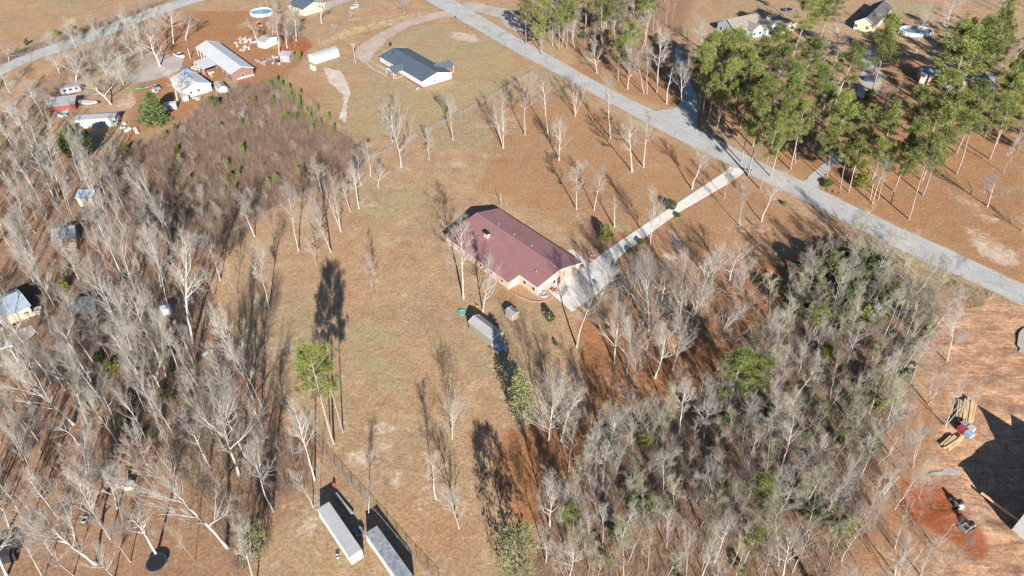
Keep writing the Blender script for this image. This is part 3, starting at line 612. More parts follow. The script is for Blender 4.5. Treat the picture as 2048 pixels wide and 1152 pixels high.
# ------------------------------------------------------------------ trees one can pick out in the photograph
B_ = 'bare tree'
for a in [
 # yard row along the brushy west edge
 ('spread',662,504,607,372,74,'bare tree with curved trunk leaning left over the tan yard'),
 ('tall',597,502,577,352,50,'straight bare tree just left of the curved leaning tree'),
 ('vase',682,464,660,348,52,'bare vase shaped tree with many upright stems beside the brown thicket'),
 ('tall',701,423,684,358,34,'slim leaning bare tree right of the vase shaped tree'),
 ('tall',718,417,704,318,42,'tall straight bare tree at the inner edge of the yard row'),
 ('tall',644,388,627,313,38,'bare tree standing on the fence line at the brown thicket corner'),
 ('young',632,528,617,468,38,'small bare tree in front of the curved leaning tree'),
 ('spread',756,374,752,318,44,'low bare tree leaning at the end of the yard row'),
 ('tall',741,352,737,280,34,'thin bare tree beside the fence below the white house lawn'),
 ('tall',722,370,711,288,44,'bare tree with dense crown on the thicket edge near the fence'),
 ('young',544,458,527,406,32,'thin bare tree on the fence line left of the yard row'),
 ('tall',538,616,517,483,56,'bare tree with white limbs in the left part of the yard'),
 ('young',474,591,430,492,46,'leaning bare tree at the left yard edge beside the fence corner'),
 ('young',431,591,408,526,34,'thin bare tree leaning left beside the fence corner'),
 ('tall',509,473,476,378,44,'bare tree with drooping crown at the bottom of the brown thicket'),
 ('young',749,600,737,512,34,'lone small bare tree in the middle of the open yard'),
 ('tall',927,596,917,422,80,'tall bare tree with white trunk at the far corner of the mauve roofed house'),
 ('spread',966,623,972,508,74,'bare tree with forked white limbs beside the olive shed'),
 ('spread',803,334,783,180,84,'large bare tree with fanned crown at the fence below the white house'),
 ('tall',906,280,889,180,42,'tall bare tree on the fence line below the white house lawn'),
 ('vase',1007,297,1002,183,54,'bare white tree with forked trunk in the upper yard'),
 ('young',858,320,850,257,42,'small bare tree at the fence between the two larger fence trees'),
 ('young',814,328,812,286,16,'slim bare sapling beside the large fanned tree'),
 ('tall',1050,270,1051,146,42,'tall straight bare tree in the upper yard, leftmost of the road row'),
 ('tall',1096,265,1084,146,44,'bare tree in the road row, second from the left'),
 ('vase',1150,232,1166,148,48,'bare tree with two forked stems close to the road edge'),
 ('tall',1221,275,1216,146,54,'tall bare tree on the near verge opposite the bare roadside trees'),
 ('spread',1118,320,1129,232,54,'bare tree with spreading white branches in the upper yard'),
 ('tall',1264,343,1266,228,54,'bare tree in the yard right of the upper road row'),
 ('tall',1287,334,1295,218,56,'bare tree beside the near road edge opposite the side road'),
 ('tall',1153,418,1159,316,50,'bare white tree with thick crown behind the house, left of a pair'),
 ('tall',1188,420,1204,331,42,'bare white tree behind the house, right of a pair'),
 ('snag',1229,454,1229,392,54,'broken topped bare tree with sideways limbs above the green bush'),
 ('spread',1301,488,1299,372,66,'bare tree with wide pale crown overhanging the concrete driveway'),
 ('tall',1384,377,1400,283,62,'large bare tree between the driveway and the road'),
 ('tall',1449,395,1459,326,34,'slim bare tree right beside the driveway near the road'),
 ('tall',1479,452,1484,350,34,'straight bare tree on the lawn right of the driveway'),
 ('tall',1523,442,1551,341,54,'bare tree leaning toward the road on the lawn right of the driveway'),
 ('spread',1688,482,1718,400,54,'bare white tree at the road edge above the dense wood'),
 # right side of the house
 ('tall',1154,693,1186,556,74,'tall bare tree with white trunk below the concrete pad'),
 ('spread',1298,661,1306,512,104,'big bare tree with crooked white limbs right of the concrete pad'),
 ('spread',1229,726,1221,590,62,'crooked bare tree below the concrete pad, left of a close pair'),
 ('spread',1254,748,1261,632,74,'bushy bare tree below the concrete pad, right of a close pair'),
 ('spread',1381,666,1394,530,92,'rounded bare tree with fine grey twigs in the leaf litter'),
 ('spread',1346,738,1359,632,84,'bare tree with bent limbs in the middle of the rust leaf litter'),
 ('fan',1486,633,1499,522,112,'wide dome shaped bare tree at the edge of the dense wood'),
 ('fan',1097,880,1099,729,118,'large fan shaped bare tree with silvery twigs below the house'),
 ('fan',1262,884,1266,796,116,'low spreading bare tree with white limbs at the lower wood edge'),
 ('spread',1399,851,1416,744,96,'bare tree with fine fanned twigs left of the green pine'),
 ('fan',905,877,895,787,84,'small white bare tree with starburst branches in the lower yard'),
 ('tall',872,997,862,896,58,'bare tree with pale trunk in the lower yard, left of a pair'),
 ('spread',918,1056,900,983,84,'bare tree with drooping limbs in the lower yard, right of a pair'),
 ('tall',737,1028,739,950,42,'slim bare tree standing between the fence and the second container'),
 ('tall',626,1014,600,935,44,'bare tree just left of the first container'),
 ('young',640,977,622,924,30,'thin bare tree at the back end of the first container'),
 ('spread',1100,1052,1082,930,74,'crooked bare tree at the left border of the lower wood'),
 ('vase',1430,1020,1440,912,60,'white stemmed bare trees standing out in the lower wood'),
 ('tall',1205,1095,1205,1000,44,'pale straight bare tree at the bottom left of the lower wood'),
 ('spread',1140,1150,1150,1090,84,'white limbed bare tree at the bottom border of the lower wood'),
 # left wood, largest stems
 ('tall',385,684,367,440,92,'very tall bare tree with white trunk at the fence corner of the left wood'),
 ('tall',227,733,170,606,64,'leaning bare tree with forked white top in the left wood'),
 ('tall',322,728,268,572,90,'tall bare tree with bushy pale crown in the left wood'),
 ('tall',276,748,226,650,62,'leaning bare tree right below the grey carport roof'),
 ('tall',357,740,305,620,44,'slender leaning bare tree left of the tall fence corner tree'),
 ('snag',362,713,330,645,22,'dead bare snag without a crown in the left wood'),
 ('young',375,706,350,634,30,'thin bare tree beside the dead snag'),
 ('tall',187,725,115,625,54,'leaning bare tree right of the blue roofed house deck'),
 ('spread',147,848,10,690,134,'big heavily leaning bare tree at the left border of the photo'),
 ('tall',290,821,240,716,44,'slender leaning bare tree over the brushy wood floor'),
 ('young',327,826,277,746,34,'thin leaning bare tree right of the slender wood floor tree'),
 ('tall',232,858,200,744,54,'bare tree with forked crown above the red brown shrub'),
 ('spread',478,950,428,716,118,'large white bare tree with broad fork in the middle of the left wood'),
 ('tall',507,798,452,690,52,'bare tree with curved trunk close inside the fence'),
 ('spread',192,1128,60,1030,130,'big bare tree with thick bent limbs in the lower left corner'),
 ('spread',202,1046,80,950,140,'wide bare tree with long horizontal limbs left of the white box'),
 ('spread',235,1016,190,930,92,'bare tree with bent trunk beside the small white box'),
 ('spread',455,1096,290,905,140,'huge leaning bare tree with long limbs at the bottom of the left wood'),
 ('tall',124,553,100,440,46,'bare tree with white forked top over the blue grey roof'),
 ('tall',247,560,172,402,66,'tall leaning bare tree right of the blue grey roof'),
 ('tall',275,523,222,408,64,'tall leaning bare tree below the brown thicket'),
 ('tall',322,573,292,443,72,'bare tree with white fork below the thicket, left of the tallest tree'),
 ('tall',107,395,48,288,60,'leaning bare tree near the left border above the half hidden roof'),
 ('tall',65,375,20,300,50,'leaning bare tree at the left border under the trailer home'),
 ('tall',440,560,418,470,56,'bare tree on the fence line left of the yard'),
 # village at the upper left
 ('spread',320,132,295,46,86,'large bare tree beside the gravel yard and the white pickup'),
 ('tall',347,87,342,4,78,'tall bare tree behind the white pickup near the village road'),
 ('tall',372,80,370,20,52,'bare tree next to the tall tree behind the white pickup'),
 ('spread',222,208,176,138,84,'bare tree leaning left over the boat in the junk yard'),
 ('spread',152,162,140,100,86,'bare spreading tree between the village road and the camper'),
 ('spread',120,147,92,112,64,'bare tree leaning left beside the village road'),
 ('tall',356,207,334,136,64,'bare tree in front of the white roofed cottage'),
 ('tall',100,222,86,176,54,'bare tree at the red walled shed'),
 ('tall',525,94,470,42,92,'leaning bare tree over the junk pile behind the long white roof'),
 ('tall',558,107,549,24,44,'bare tree in the grove left of the red clay patch, nearest the grey shed'),
 ('tall',575,95,570,34,44,'bare tree in the middle of the grove below the top house'),
 ('tall',592,82,585,14,46,'tallest bare tree of the grove below the top house'),
 ('young',598,80,597,38,34,'small bare tree at the right side of the grove below the top house'),
 ('young',545,75,538,20,46,'bare tree at the left side of the grove beside the white pool'),
 ('tall',643,46,636,-4,50,'bare tree beside the red and blue toys at the top house'),
 ('young',709,55,704,18,24,'small bare tree in front of the white car at the top'),
 ('fan',809,26,803,-16,34,'dense bare tree at the top edge left of the road'),
 ('fan',669,68,669,46,30,'small bushy bare tree above the white barn shed'),
 # far side of the road
 ('tall',1288,187,1274,94,48,'bare tree with drooping white branches across the road, left of its neighbour'),
 ('tall',1294,188,1297,90,34,'slim bare tree across the road, right of the drooping one'),
 ('tall',1313,184,1319,48,58,'tallest bare tree of the group across the road'),
 ('snag',1333,207,1334,134,34,'broken bare tree at the roadside left of the side road'),
 ('spread',1364,209,1359,105,64,'bare tree at the very corner of the side road'),
 ('spread',1194,146,1186,80,54,'bare twisted tree across the road in front of the pines'),
 ('tall',1255,178,1261,84,44,'pale bare tree in the roadside wood left of the drooping tree'),
 ('tall',1149,97,1146,36,42,'bare tree in the roadside wood beside the silver cone tree'),
 ('cone',1105,91,1106,10,32,'silver white cone shaped bare tree in the roadside wood'),
 ('tall',1242,40,1240,-20,44,'bare tree at the top of the roadside wood'),
 ('tall',1406,100,1400,30,60,'bare tree left of the tan roofed house'),
 ('spread',1768,250,1785,150,80,'bare tree with broad white limbs among the pines'),
 ('tall',1644,228,1660,160,54,'white bare tree among the pines left of the navy car'),
 ('tall',1616,170,1622,85,60,'bare tree between the pines below the tan roofed house'),
 ('tall',1668,130,1680,40,60,'bare tree left of the dark roofed house'),
 ('tall',1832,103,1860,-10,44,'bare white tree overlapping the oval pool'),
 ('tall',1888,95,1916,-14,44,'bare white tree right of the oval pool'),
 ('tall',2000,74,2022,-6,44,'bare tree in the clearing at the upper right corner'),
 ('tall',2024,135,2044,70,40,'slim bare tree at the right border in the clearing'),
 ('spread',1975,412,2010,345,70,'bare white tree with reaching limbs right of the roadside pines'),
 ('spread',2044,462,2062,420,50,'bare tree cut by the right border above the road'),
 ('tall',1845,258,1852,200,38,'small bare tree among the pines below the hidden house'),
 # building site
 ('vase',1826,934,1862,846,58,'bare tree with bundled pale stems left of the lower timber pile'),
 ('vase',1768,990,1800,915,60,'bare tree with leaning bundled stems above the red clay'),
 ('tall',1894,722,1914,610,46,'white bare tree on the bare clay above the timber piles'),
 ('vase',1856,808,1892,720,50,'bare clump of stems between the wood and the timber piles'),
 ('vase',1890,852,1960,735,66,'bare clump of stems leaning right behind the timber pile'),
 ('spread',1790,1148,1800,1060,86,'bare tree with forked white limbs at the bottom right'),
 ('fan',1722,1078,1735,1000,72,'round twiggy bare tree at the wood edge above the bottom right tree'),
 ('fan',1664,1030,1672,946,70,'round twiggy bare tree inside the wood edge near the red clay'),
]: tree_px(*a)
B2 = [('pine',668,887,612,700,74,'tall pine with green top by the fence, front trunk of three'),
 ('pine',686,864,640,712,50,'tall pine with green top by the fence, right trunk of three'),
 ('pine',660,852,606,716,50,'tall pine with green top by the fence, rear trunk of three'),
 ('pine',1818,438,1872,270,62,'tall pine standing closest to the road on the rust verge'),
 ('pine',1846,390,1900,262,62,'tall pine behind the pine closest to the road'),
 ('pine',1782,407,1818,272,54,'tall pine left of the pine closest to the road'),
 ('pine',1757,398,1786,290,46,'pine beside the white bare roadside trunk, right one'),
 ('pine',1740,400,1768,280,46,'pine beside the white bare roadside trunk, left one'),
 ('pine',1698,384,1722,276,46,'pine at the roadside right of the small driveway, second one'),
 ('pine',1681,376,1700,280,42,'pine at the roadside right of the small driveway, first one'),
 ('pine',1652,361,1672,256,46,'pine right at the mouth of the small driveway'),
 ('pine',1590,326,1600,232,46,'pine at the roadside left of the small driveway'),
 ('pine',1913,348,1962,206,62,'pine with long bare trunk in the clearing right of the road pines'),
 ('pine',1980,318,2022,196,58,'pine with long bare trunk near the right border'),
 ('pine',1993,288,2040,150,58,'pine at the right border with the highest crown'),
 ('pine',2040,264,2074,150,56,'pine cut by the right border'),
 ('pine',1745,152,1786,28,70,'pine standing in front of the dark roofed house'),
 ('pine',1204,86,1201,-2,56,'big pine in the middle of the roadside wood'),
 ('pine',1262,152,1260,46,54,'pine at the lower right side of the roadside wood'),
 ('pine',1236,160,1238,76,42,'pine behind the twisted bare tree across the road'),
 ('pine',1406,228,1412,122,46,'pine beside the mouth of the side road'),
 ('pine',1416,250,1426,150,44,'pine close to the road right of the side road'),
 ('pine',1434,254,1444,150,44,'pine close to the road, second right of the side road'),
 ('pine',1466,268,1480,166,48,'pine close to the road, third right of the side road'),
 ('pine',1350,1130,1520,960,60,None)]
for a in B2:
    if a[-1]: tree_px(*a)
tree_px('tall',1745,407,1772,310,40,'white bare trunk between the roadside pines')
# pines told apart only by their crowns
g = 'pines around the houses across the road'
for x,y,h,w in [(1551,80,24,58),(1566,122,25,54),(1592,160,24,46),(1584,195,25,52),(1696,118,25,58),(1691,224,24,56),(1776,88,24,50),(1786,246,25,58),(1936,85,27,84),(1966,72,27,76),(1926,124,26,80),(1900,176,26,74),(1906,226,25,66),(1962,196,25,60),(1830,272,24,50),(1890,252,24,54),
                (1611,18,24,54),(1658,14,24,54),(1641,164,24,50),(1440,92,24,62),(1476,92,25,62),(1492,128,25,62),(1415,124,23,50),(1500,166,25,56),(1455,150,24,56),(1532,184,25,52),(1524,238,25,50),(1507,218,24,46),(1570,245,24,46),(1548,268,24,44),(1610,236,23,44),(1740,250,22,44),(1656,205,23,44),(1850,214,23,54),(1620,110,24,50),(1530,105,22,46),(1990,110,25,60)]:
    tree_crown_px('pine', x, y, h, w*1.2, 'tall green pine in the pine stand around the houses across the road', group=g)
g = 'pines of the roadside wood at the top'
for x,y,h,w in [(1083,14,22,44),(1053,20,19,36),(1137,16,22,42),(1085,52,16,34),(1120,36,18,34),(1232,12,22,40),(1175,-10,22,44),(1270,-10,22,50),(1300,10,22,44)]:
    tree_crown_px('pine', x, y, h, w, 'green pine standing in the roadside wood at the top', group=g)
for x,y,h,w,l in [(1478,748,17,92,'large bright green pine in the dense wood right of the house'),(1522,752,15,62,'smaller green pine touching the large one in the dense wood'),(1518,985,14,66,'dark green pine in the lower part of the dense wood'),(1640,636,12,44,'yellow green pine in the upper dense wood'),(1506,1080,12,46,'green pine at the bottom of the dense wood'),(1140,1030,10,40,'small green pine at the left border of the lower wood')]:
    tree_crown_px('pine', x, y, h, w, l, frac=.72)
for k,x,y,tx,ty,w,l,vi in [('cedar',306,246,300,186,56,'dense blue green cedar beside the junk yard',None),('holly',148,318,150,252,64,'dark round holly below the trailer home',None),
    ('pale',1050,846,1038,746,52,'pale green sparse tree beside the large fan shaped tree',0),('pale',1035,1160,1030,1056,66,'pale green leafy tree at the bottom edge',1),('pale',500,1120,500,1040,50,'pale green leafy shrub tree at the bottom of the left wood',1),
    ('shrub',1213,482,1214,450,24,'bright yellow green globe bush behind the concrete pad',0),('shrub',1204,478,1204,464,12,'small yellow green bush left of the globe bush',0),('shrub',1223,474,1223,464,10,'tiny green bush right of the globe bush',2),
    ('shrub',1341,418,1341,400,26,'rounded brownish shrub above the driveway',1),('shrub',1356,434,1356,426,14,'low olive shrub on the lower driveway edge, farthest from the house',1),('shrub',1281,488,1281,478,15,'low brown shrub on the lower driveway edge, middle one',1),('shrub',1260,506,1260,496,14,'low olive shrub on the lower driveway edge, nearest the house',1),
    ('shrub',1101,643,1101,624,21,'dark green bush with a pale post below the house corner',2),('shrub',1571,412,1571,402,11,'small yellow shrub near the road',0),('shrub',124,586,124,560,24,'bright green bush between the two left houses',0),('shrub',1741,205,1741,180,26,'bright green bush beside the navy car',0),
    ('shrub',1112,692,1112,684,9,'tiny green plant on the bare lawn below the house',2),('shrub',432,216,432,194,16,'young green pine bush beside the white cottage',1),('shrub',596,122,597,100,12,'small green bush beside the grey shed',0),
    ('shrub',1728,376,1728,346,34,'leafy green bush under the roadside pines',0),('shrub',1656,372,1656,360,28,'low green juniper patch at the small driveway',1),('shrub',455,66+0,455,40,0,None,0)]:
    if l: tree_px(k,x,y,tx,ty,w,l,name=('evergreen_tree' if k in('cedar','holly') else 'leafy_tree' if k=='pale' else 'bush'),cat='tree' if k not in ('shrub',) else 'bush',vi=vi)
# young pines dotted through the brown thicket
g = 'young pines in the brown thicket'
for x,y,w in [(540,172,12),(552,165,12),(563,172,10),(552,188,11),(575,180,12),(580,195,10),(597,205,11),(599,190,9),(572,238,16),(592,236,11),(612,225,9),(620,240,9),(634,222,9),(640,247,9),(656,240,9),(625,262,8),(668,262,9),(352,305,13),(358,322,9),(485,300,10),(487,309,9),(454,333,9),(460,358,14),(478,352,8),(376,364,9),(345,420,9),(300,415,12),(536,367,10),(552,360,14),(595,345,10),(440,255,10),(482,250,10),(330,272,10),(350,262,9),(420,204,10),(508,206,9),(545,205,10),(600,215,9),(470,385,9),(250,300,12)]:
    tree_px('column', x, y+4, x-1, y-10-random.random()*6, w, 'young bright green pine sprouting in the brown thicket', name='young_pine', cat='tree', group=g)
# ---- woods: thin stems nobody would describe one by one, still one object each
def pts_in(poly, spacing, n, seed, clear=1.6):
    rnd = random.Random(seed); W = [G(*p) for p in poly]; xs = [p.x for p in W]; ys = [p.y for p in W]; out = []
    P2 = [(p.x,p.y) for p in W]
    for _ in range(n*60):
        x, y = rnd.uniform(min(xs),max(xs)), rnd.uniform(min(ys),max(ys))
        if not pnpoly(np.array([x]), np.array([y]), P2)[0]: continue
        if any((x-a)**2+(y-b)**2 < spacing**2 for a, b in out): continue
        if any((x-a)**2+(y-b)**2 < clear**2 for a, b in TREE_XY): continue
        out.append((x,y))
        if len(out) >= n: break
    return out
def wood(poly, spacing, n, seed, kinds, hr, wr, name, label, group, lean=.05, clear=1.6):
    rnd = random.Random(seed+1)
    for x, y in pts_in(poly, spacing, n, seed, clear):
        lb, gr = label, group
        if callable(label):
            dd = y*math.cos(PITCH)+CAM_H*math.sin(PITCH); pl = label(1024+FPX*x/dd, 576-FPX*(y*math.sin(PITCH)-CAM_H*math.cos(PITCH))/dd); lb, gr = group[0] % pl, group[1] % pl
        k = rnd.choice(kinds); v = TV[k][rnd.randrange(len(TV[k]))]; h = rnd.uniform(*hr); s = h/v.H
        plant(v, Vector((x,y,0)), Vector((rnd.gauss(0,lean),rnd.gauss(0,lean),1)), h, min(max(rnd.uniform(*wr)*h/v.W,.5*s),1.9*s), name, lb, 'tree', gr)
WR = [(1200,880),(1290,830),(1410,800),(1490,700),(1560,600),(1620,535),(1700,492),(1800,540),(1880,590),(1885,660),(1820,720),(1830,800),(1770,870),(1760,930),(1740,1000),(1690,1080),(1680,1180),(1060,1180),(1110,1050),(1160,960)]
wood(WR, 2.15, 298, 5, ('young','olive','olive','brown','young','tall','olive'), (9,16), (.34,.50), 'young_tree', (lambda px, py: 'upper corner by the road' if py < 640 else 'strip behind the green pine' if py < 760 and px < 1640 else 'side facing the timber piles' if px > 1640 and py < 900 else 'side facing the red clay' if px > 1560 else 'lower left flank' if px < 1290 else 'middle' if py < 940 else 'bottom edge'), ('thin bare young tree packed in the dense wood, in its %s', 'young trees in the dense wood, %s'), .07, 1.2)
wood([(1780,900),(1830,930),(1850,1040),(1900,1180),(1700,1180),(1720,1080)], 4.0, 16, 6, ('young','fan','vase'), (8,13), (.35,.5), 'young_tree', 'bare young tree at the wood edge below the red clay', 'young trees at the red clay edge', .06)
WL = [(-60,290),(150,300),(230,400),(330,450),(400,500),(380,600),(470,720),(620,900),(640,960),(560,1000),(520,1180),(-120,1180)]
wood(WL, 4.3, 135, 8, ('tall','tall','young','tall','spread'), (12,24), (.22,.36), 'woodland_tree', (lambda px, py: 'above the blue roofed cabin' if py < 480 else 'between the cabin and the carport' if py < 640 and px < 260 else 'along the fence corner' if py < 720 and px >= 260 else 'below the blue roofed house' if py < 850 and px < 260 else 'around the trampoline and the lower left corner' if px < 330 else 'inside the long fence'), ('slender bare grey tree of the left wood, %s', 'bare trees of the left wood, %s'), .07, 2.2)
wood([(-250,150),(0,170),(90,190),(140,260),(100,330),(-260,330)], 5, 36, 9, ('spread','tall','young'), (9,16), (.4,.6), 'bare_tree', 'bare grey tree in the scrub below the village road', 'bare trees below the village road', .06, 2.5)
wood([(130,90),(300,30),(330,60),(240,100),(200,140),(120,140)], 5, 24, 10, ('spread','young'), (7,12), (.45,.7), 'bare_tree', 'bare scrubby tree on the near side of the village road', 'scrub trees along the village road', .06, 3)
wood([(1030,30),(1120,0),(1290,-60),(1400,-50),(1340,60),(1290,110),(1230,120),(1150,100),(1060,60)], 4.2, 74, 11, ('young','tall','tall','brown'), (11,20), (.26,.42), 'roadside_tree', 'bare tree inside the roadside wood at the top', 'bare trees of the roadside wood', .05, 2.2)
wood([(1380,70),(1540,210),(1640,120),(1720,220),(1660,300),(1560,300),(1440,220)], 6, 30, 12, ('tall','young','young'), (10,18), (.26,.42), 'bare_tree', 'bare grey tree mixed into the pine stand across the road', 'bare trees between the pines', .05, 2.2)
wood([(1900,60),(2048,60),(2100,200),(2060,420),(1990,330),(1930,200)], 8, 14, 13, ('tall','young'), (10,18), (.26,.4), 'bare_tree', 'bare tree in the shaded clearing at the right border', 'bare trees of the right clearing', .05, 3)
wood([(1940,100),(2120,150),(2200,330),(2140,420),(2090,330)], 8, 16, 14, ('pine','pine'), (22,26), (.28,.36), 'pine_tree', 'green pine along the right border of the clearing', 'pines at the right border', .02, 4)
wood([(520,60),(560,110),(600,90),(590,30),(540,10)], 4, 14, 15, ('young','brown'), (7,13), (.3,.45), 'bare_tree', 'thin bare tree in the small grove below the top house', 'thin trees of the small grove', .05, 1.5)

g = 'evergreen shrubs in the dense wood'
rg_ = random.Random(77)
for poly, n, lab, hr_ in (([(1580,560),(1700,500),(1800,560),(1790,620),(1680,680),(1600,660)],34,'green leafy shrub in the upper corner of the dense wood',(3,7)),(WR,46,'green leafy shrub under the bare stems of the dense wood',(2,5)),([(150,700),(330,720),(420,820),(330,900),(200,880)],14,'dark green shrub on the floor of the left wood',(1.5,3.5)),([(1060,20),(1290,-30),(1330,90),(1240,110),(1140,90)],10,'dark green shrub in the roadside wood',(2,5)),([(1560,260),(1760,330),(1700,370),(1600,330)],8,'low green shrub under the roadside pines',(1.5,3))):
    for x, y in pts_in(poly, 2.6, n, rg_.randrange(999), .3):
        k, vi = rg_.choice((('shrub',0),('shrub',1),('shrub',1),('shrub',2),('pale',1),('column',0))); v = TV[k][vi]; h = rg_.uniform(*hr_)
        plant(v, Vector((x,y,0)), Vector((0,0,1)), h, h/v.H*rg_.uniform(.8,1.4), 'evergreen_shrub', lab, 'bush', lab.replace('shrub','shrubs',1))

wood([(210,380),(330,430),(420,462),(500,445),(560,405),(480,380),(380,370),(280,350)], 3.5, 34, 31, ('brown','fan'), (3,6.5), (.6,.9), 'thicket_sapling', 'brown bushy sapling in the lower part of the thicket', 'saplings of the thicket', .08, 1.0)
for k,x,y,tx,ty,w,l,vi in [('shrub',140,62,140,50,16,'yellow green bush on the far side of the village road',0),('shrub',112,72,112,60,14,'smaller yellow green bush on the far side of the village road',0),('shrub',52,90,52,78,10,'green bush at the village road near the left border',1)]:
    tree_px(k,x,y,tx,ty,w,l,name='bush',cat='bush',vi=vi)
tree_px('spread',18,122,26,84,44,'dark twiggy tree above the village road at the left border')

wood([(60,560),(300,560),(400,690),(560,860),(620,980),(520,1060),(380,1060),(300,860),(150,720)], 3.4, 80, 41, ('brown','young','brown'), (3,8), (.4,.7), 'sapling', 'thin brown sapling in the tangled floor of the left wood', 'saplings of the left wood', .18, .8)
wood([(-40,300),(180,310),(330,460),(380,560),(100,560),(-60,500)], 3.6, 60, 42, ('brown','young','tall'), (6,15), (.35,.55), 'woodland_sapling', 'bare young tree between the cabins of the left wood', 'young trees between the left cabins', .10, 1.2)
wood([(1850,600),(1900,600),(1905,700),(1860,780),(1830,760)], 2.6, 16, 43, ('young','brown'), (4,9), (.4,.6), 'sapling', 'bare sapling at the wood edge above the timber piles', 'saplings at the timber wood edge', .08, 1.0)

wood([(1520,-60),(1690,-60),(1680,20),(1640,60),(1600,70),(1570,40)], 6, 16, 51, ('pine','young','pine'), (14,22), (.3,.42), 'pine_tree', 'green tree behind the tan roofed house at the top', 'trees behind the tan roofed house', .03, 3)
wood([(1920,-80),(2150,-80),(2150,40),(2050,60),(2000,20)], 6, 34, 52, ('young','tall','brown'), (10,18), (.3,.42), 'corner_wood_tree', 'bare tree of the wood in the upper right corner', 'bare trees of the upper right corner', .05, 2.5)
wood([(1960,120),(2100,150),(2100,300),(2000,300)], 7, 10, 53, ('pine',), (20,25), (.3,.4), 'pine_tree', 'green pine casting shade beside the right border', 'shade pines at the right border', .02, 3)

wood([(90,105),(230,60),(330,40),(345,80),(290,125),(240,200),(190,190),(130,165)], 5.5, 22, 61, ('spread','fan','spread'), (8,13), (.6,.9), 'village_tree', 'bushy grey bare tree between the village road and the junk yard', 'bushy trees of the junk yard', .08, 2.5)

wood([(1040,35),(1120,0),(1300,-40),(1345,60),(1300,110),(1230,125),(1150,105),(1070,65)], 3.2, 40, 71, ('young','brown','spread'), (8,15), (.4,.6), 'roadside_tree', 'twiggy bare tree filling the roadside wood at the top', 'twiggy trees of the roadside wood', .06, 1.6)

wood([(1195,600),(1330,565),(1470,560),(1450,690),(1340,790),(1210,770)], 5.0, 18, 81, ('spread','fan','tall'), (12,17), (.5,.75), 'litter_tree', 'bushy bare tree standing in the rust leaf litter right of the brick house', 'bushy trees in the rust leaf litter', .06, 2.6)
wood([(1120,880),(1250,880),(1200,960),(1120,1010)], 5.0, 7, 82, ('spread','young'), (10,15), (.45,.65), 'litter_tree', 'bare tree at the left border of the dense wood below the fan shaped tree', 'bare trees below the fan shaped tree', .06, 2.2)
wood([(215,380),(260,312),(330,270),(420,200),(560,170),(650,258),(720,316),(600,380),(500,440),(340,435)], 4.0, 90, 83, ('brown','brown','fan'), (2,4.8), (.6,1.0), 'thicket_shrub', 'low brown twiggy shrub standing up from the thicket', 'twiggy shrubs of the thicket', .12, .8)
wood([(-80,900),(150,880),(330,950),(330,1160),(-80,1160)], 6.5, 16, 84, ('spread','tall','young'), (10,18), (.35,.6), 'woodland_tree', 'bare tree in the open lower left corner of the wood', 'bare trees of the lower left corner', .1, 3)
# ------------------------------------------------------------------ buildings
def rect_px(A, Bq, C, he):
    """eave corner pixels A->B along the length, C on the other long side; returns centre, length, width, yaw (A-B edge is local -Y)."""
    a, b, c = G(*A, he), G(*Bq, he), G(*C, he); u = b-a; u.z = 0
    if u.cross(c-a).z < 0: a, b = b, a; u = -u
    L = u.length; u.normalize(); n = Vector((-u.y,u.x,0)); W = (c-a).dot(n)
    ctr = (a+b)/2+n*W/2; return Vector((ctr.x,ctr.y,0)), L, W, math.atan2(u.y,u.x)
def opening(root, L, W, side, pos, z, w, h, name='window', fm='white', pm='glass', out=.05):
    """a window or door set on wall 'S','N','E','W' (local -Y,+Y,+X,-X) at pos along it."""
    d = {'S':(pos,-W/2,0),'N':(pos,W/2,math.pi),'E':(L/2,pos,math.pi/2),'W':(-L/2,pos,-math.pi/2)}[side]
    fr = MB(); t = .09
    for cx, cz, sx, sz in ((0,z+h/2-t/2,w,t),(0,z-h/2+t/2,w,t),(-w/2+t/2,z,t,h-2*t),(w/2-t/2,z,t,h-2*t)): fr.box((cx,-out/2,cz),(sx,out,sz))
    if name == 'window': fr.box((0,-out/2,z),(.05,out*.8,h-2*t))
    o = fr.build(name, fm, root, loc=(d[0],d[1],0), rz=d[2])
    MB().box((0,-.015,z),(w-2*t,.03,h-2*t)).build('pane' if name == 'window' else 'leaf', pm, o)
    return o
def gable(name, label, cat, fr, he, hr, wallm, roofm, oh=.35, opens=(), base=None, trim='white', eave_drop=True, group=None, wi=.0):
    ctr, L, W, yaw = fr; root = empty(name, ctr, yaw, label, cat, group)
    ro = oh; L2, W2 = L/2-ro, W/2-ro                   # eaves were surveyed at the roof edge
    sl = (hr-he)/(W/2); hw = he+sl*ro-.06
    MB().prism([(-W2,-.3),(W2,-.3),(W2,hw),(0,hr-.06),(-W2,hw)], -L2, L2, 'x').build('wall', wallm, root)
    if base: MB().box((0,0,.2),(2*L2+.06,2*W2+.06,1.0)).build('foundation', base, root)
    rf = MB(); th = .14
    for s in (-1, 1):
        rf.prism([(0,hr),(s*W/2,he),(s*W/2,he+th*.9),(0,hr+th)] if s > 0 else [(0,hr),(0,hr+th),(s*W/2,he+th*.9),(s*W/2,he)], -L/2, L/2, 'x')
    r = rf.build('roof', roofm, root)
    MB().prism([(-.14,hr+th-.02),(.14,hr+th-.02),(0,hr+th+.07)], -L/2, L/2, 'x').build('ridge_cap', roofm, r)
    for s in (-1, 1):
        MB().prism([(-W/2,he-.02),(0,hr-.02),(W/2,he-.02),(W/2,he+.18),(0,hr+.19),(-W/2,he+.18)], *sorted((s*(L/2+.002), s*(L/2+.05))), 'x').build('barge_board', trim, r)
    for op in opens: opening(root, 2*L2, 2*W2, *op)
    return root
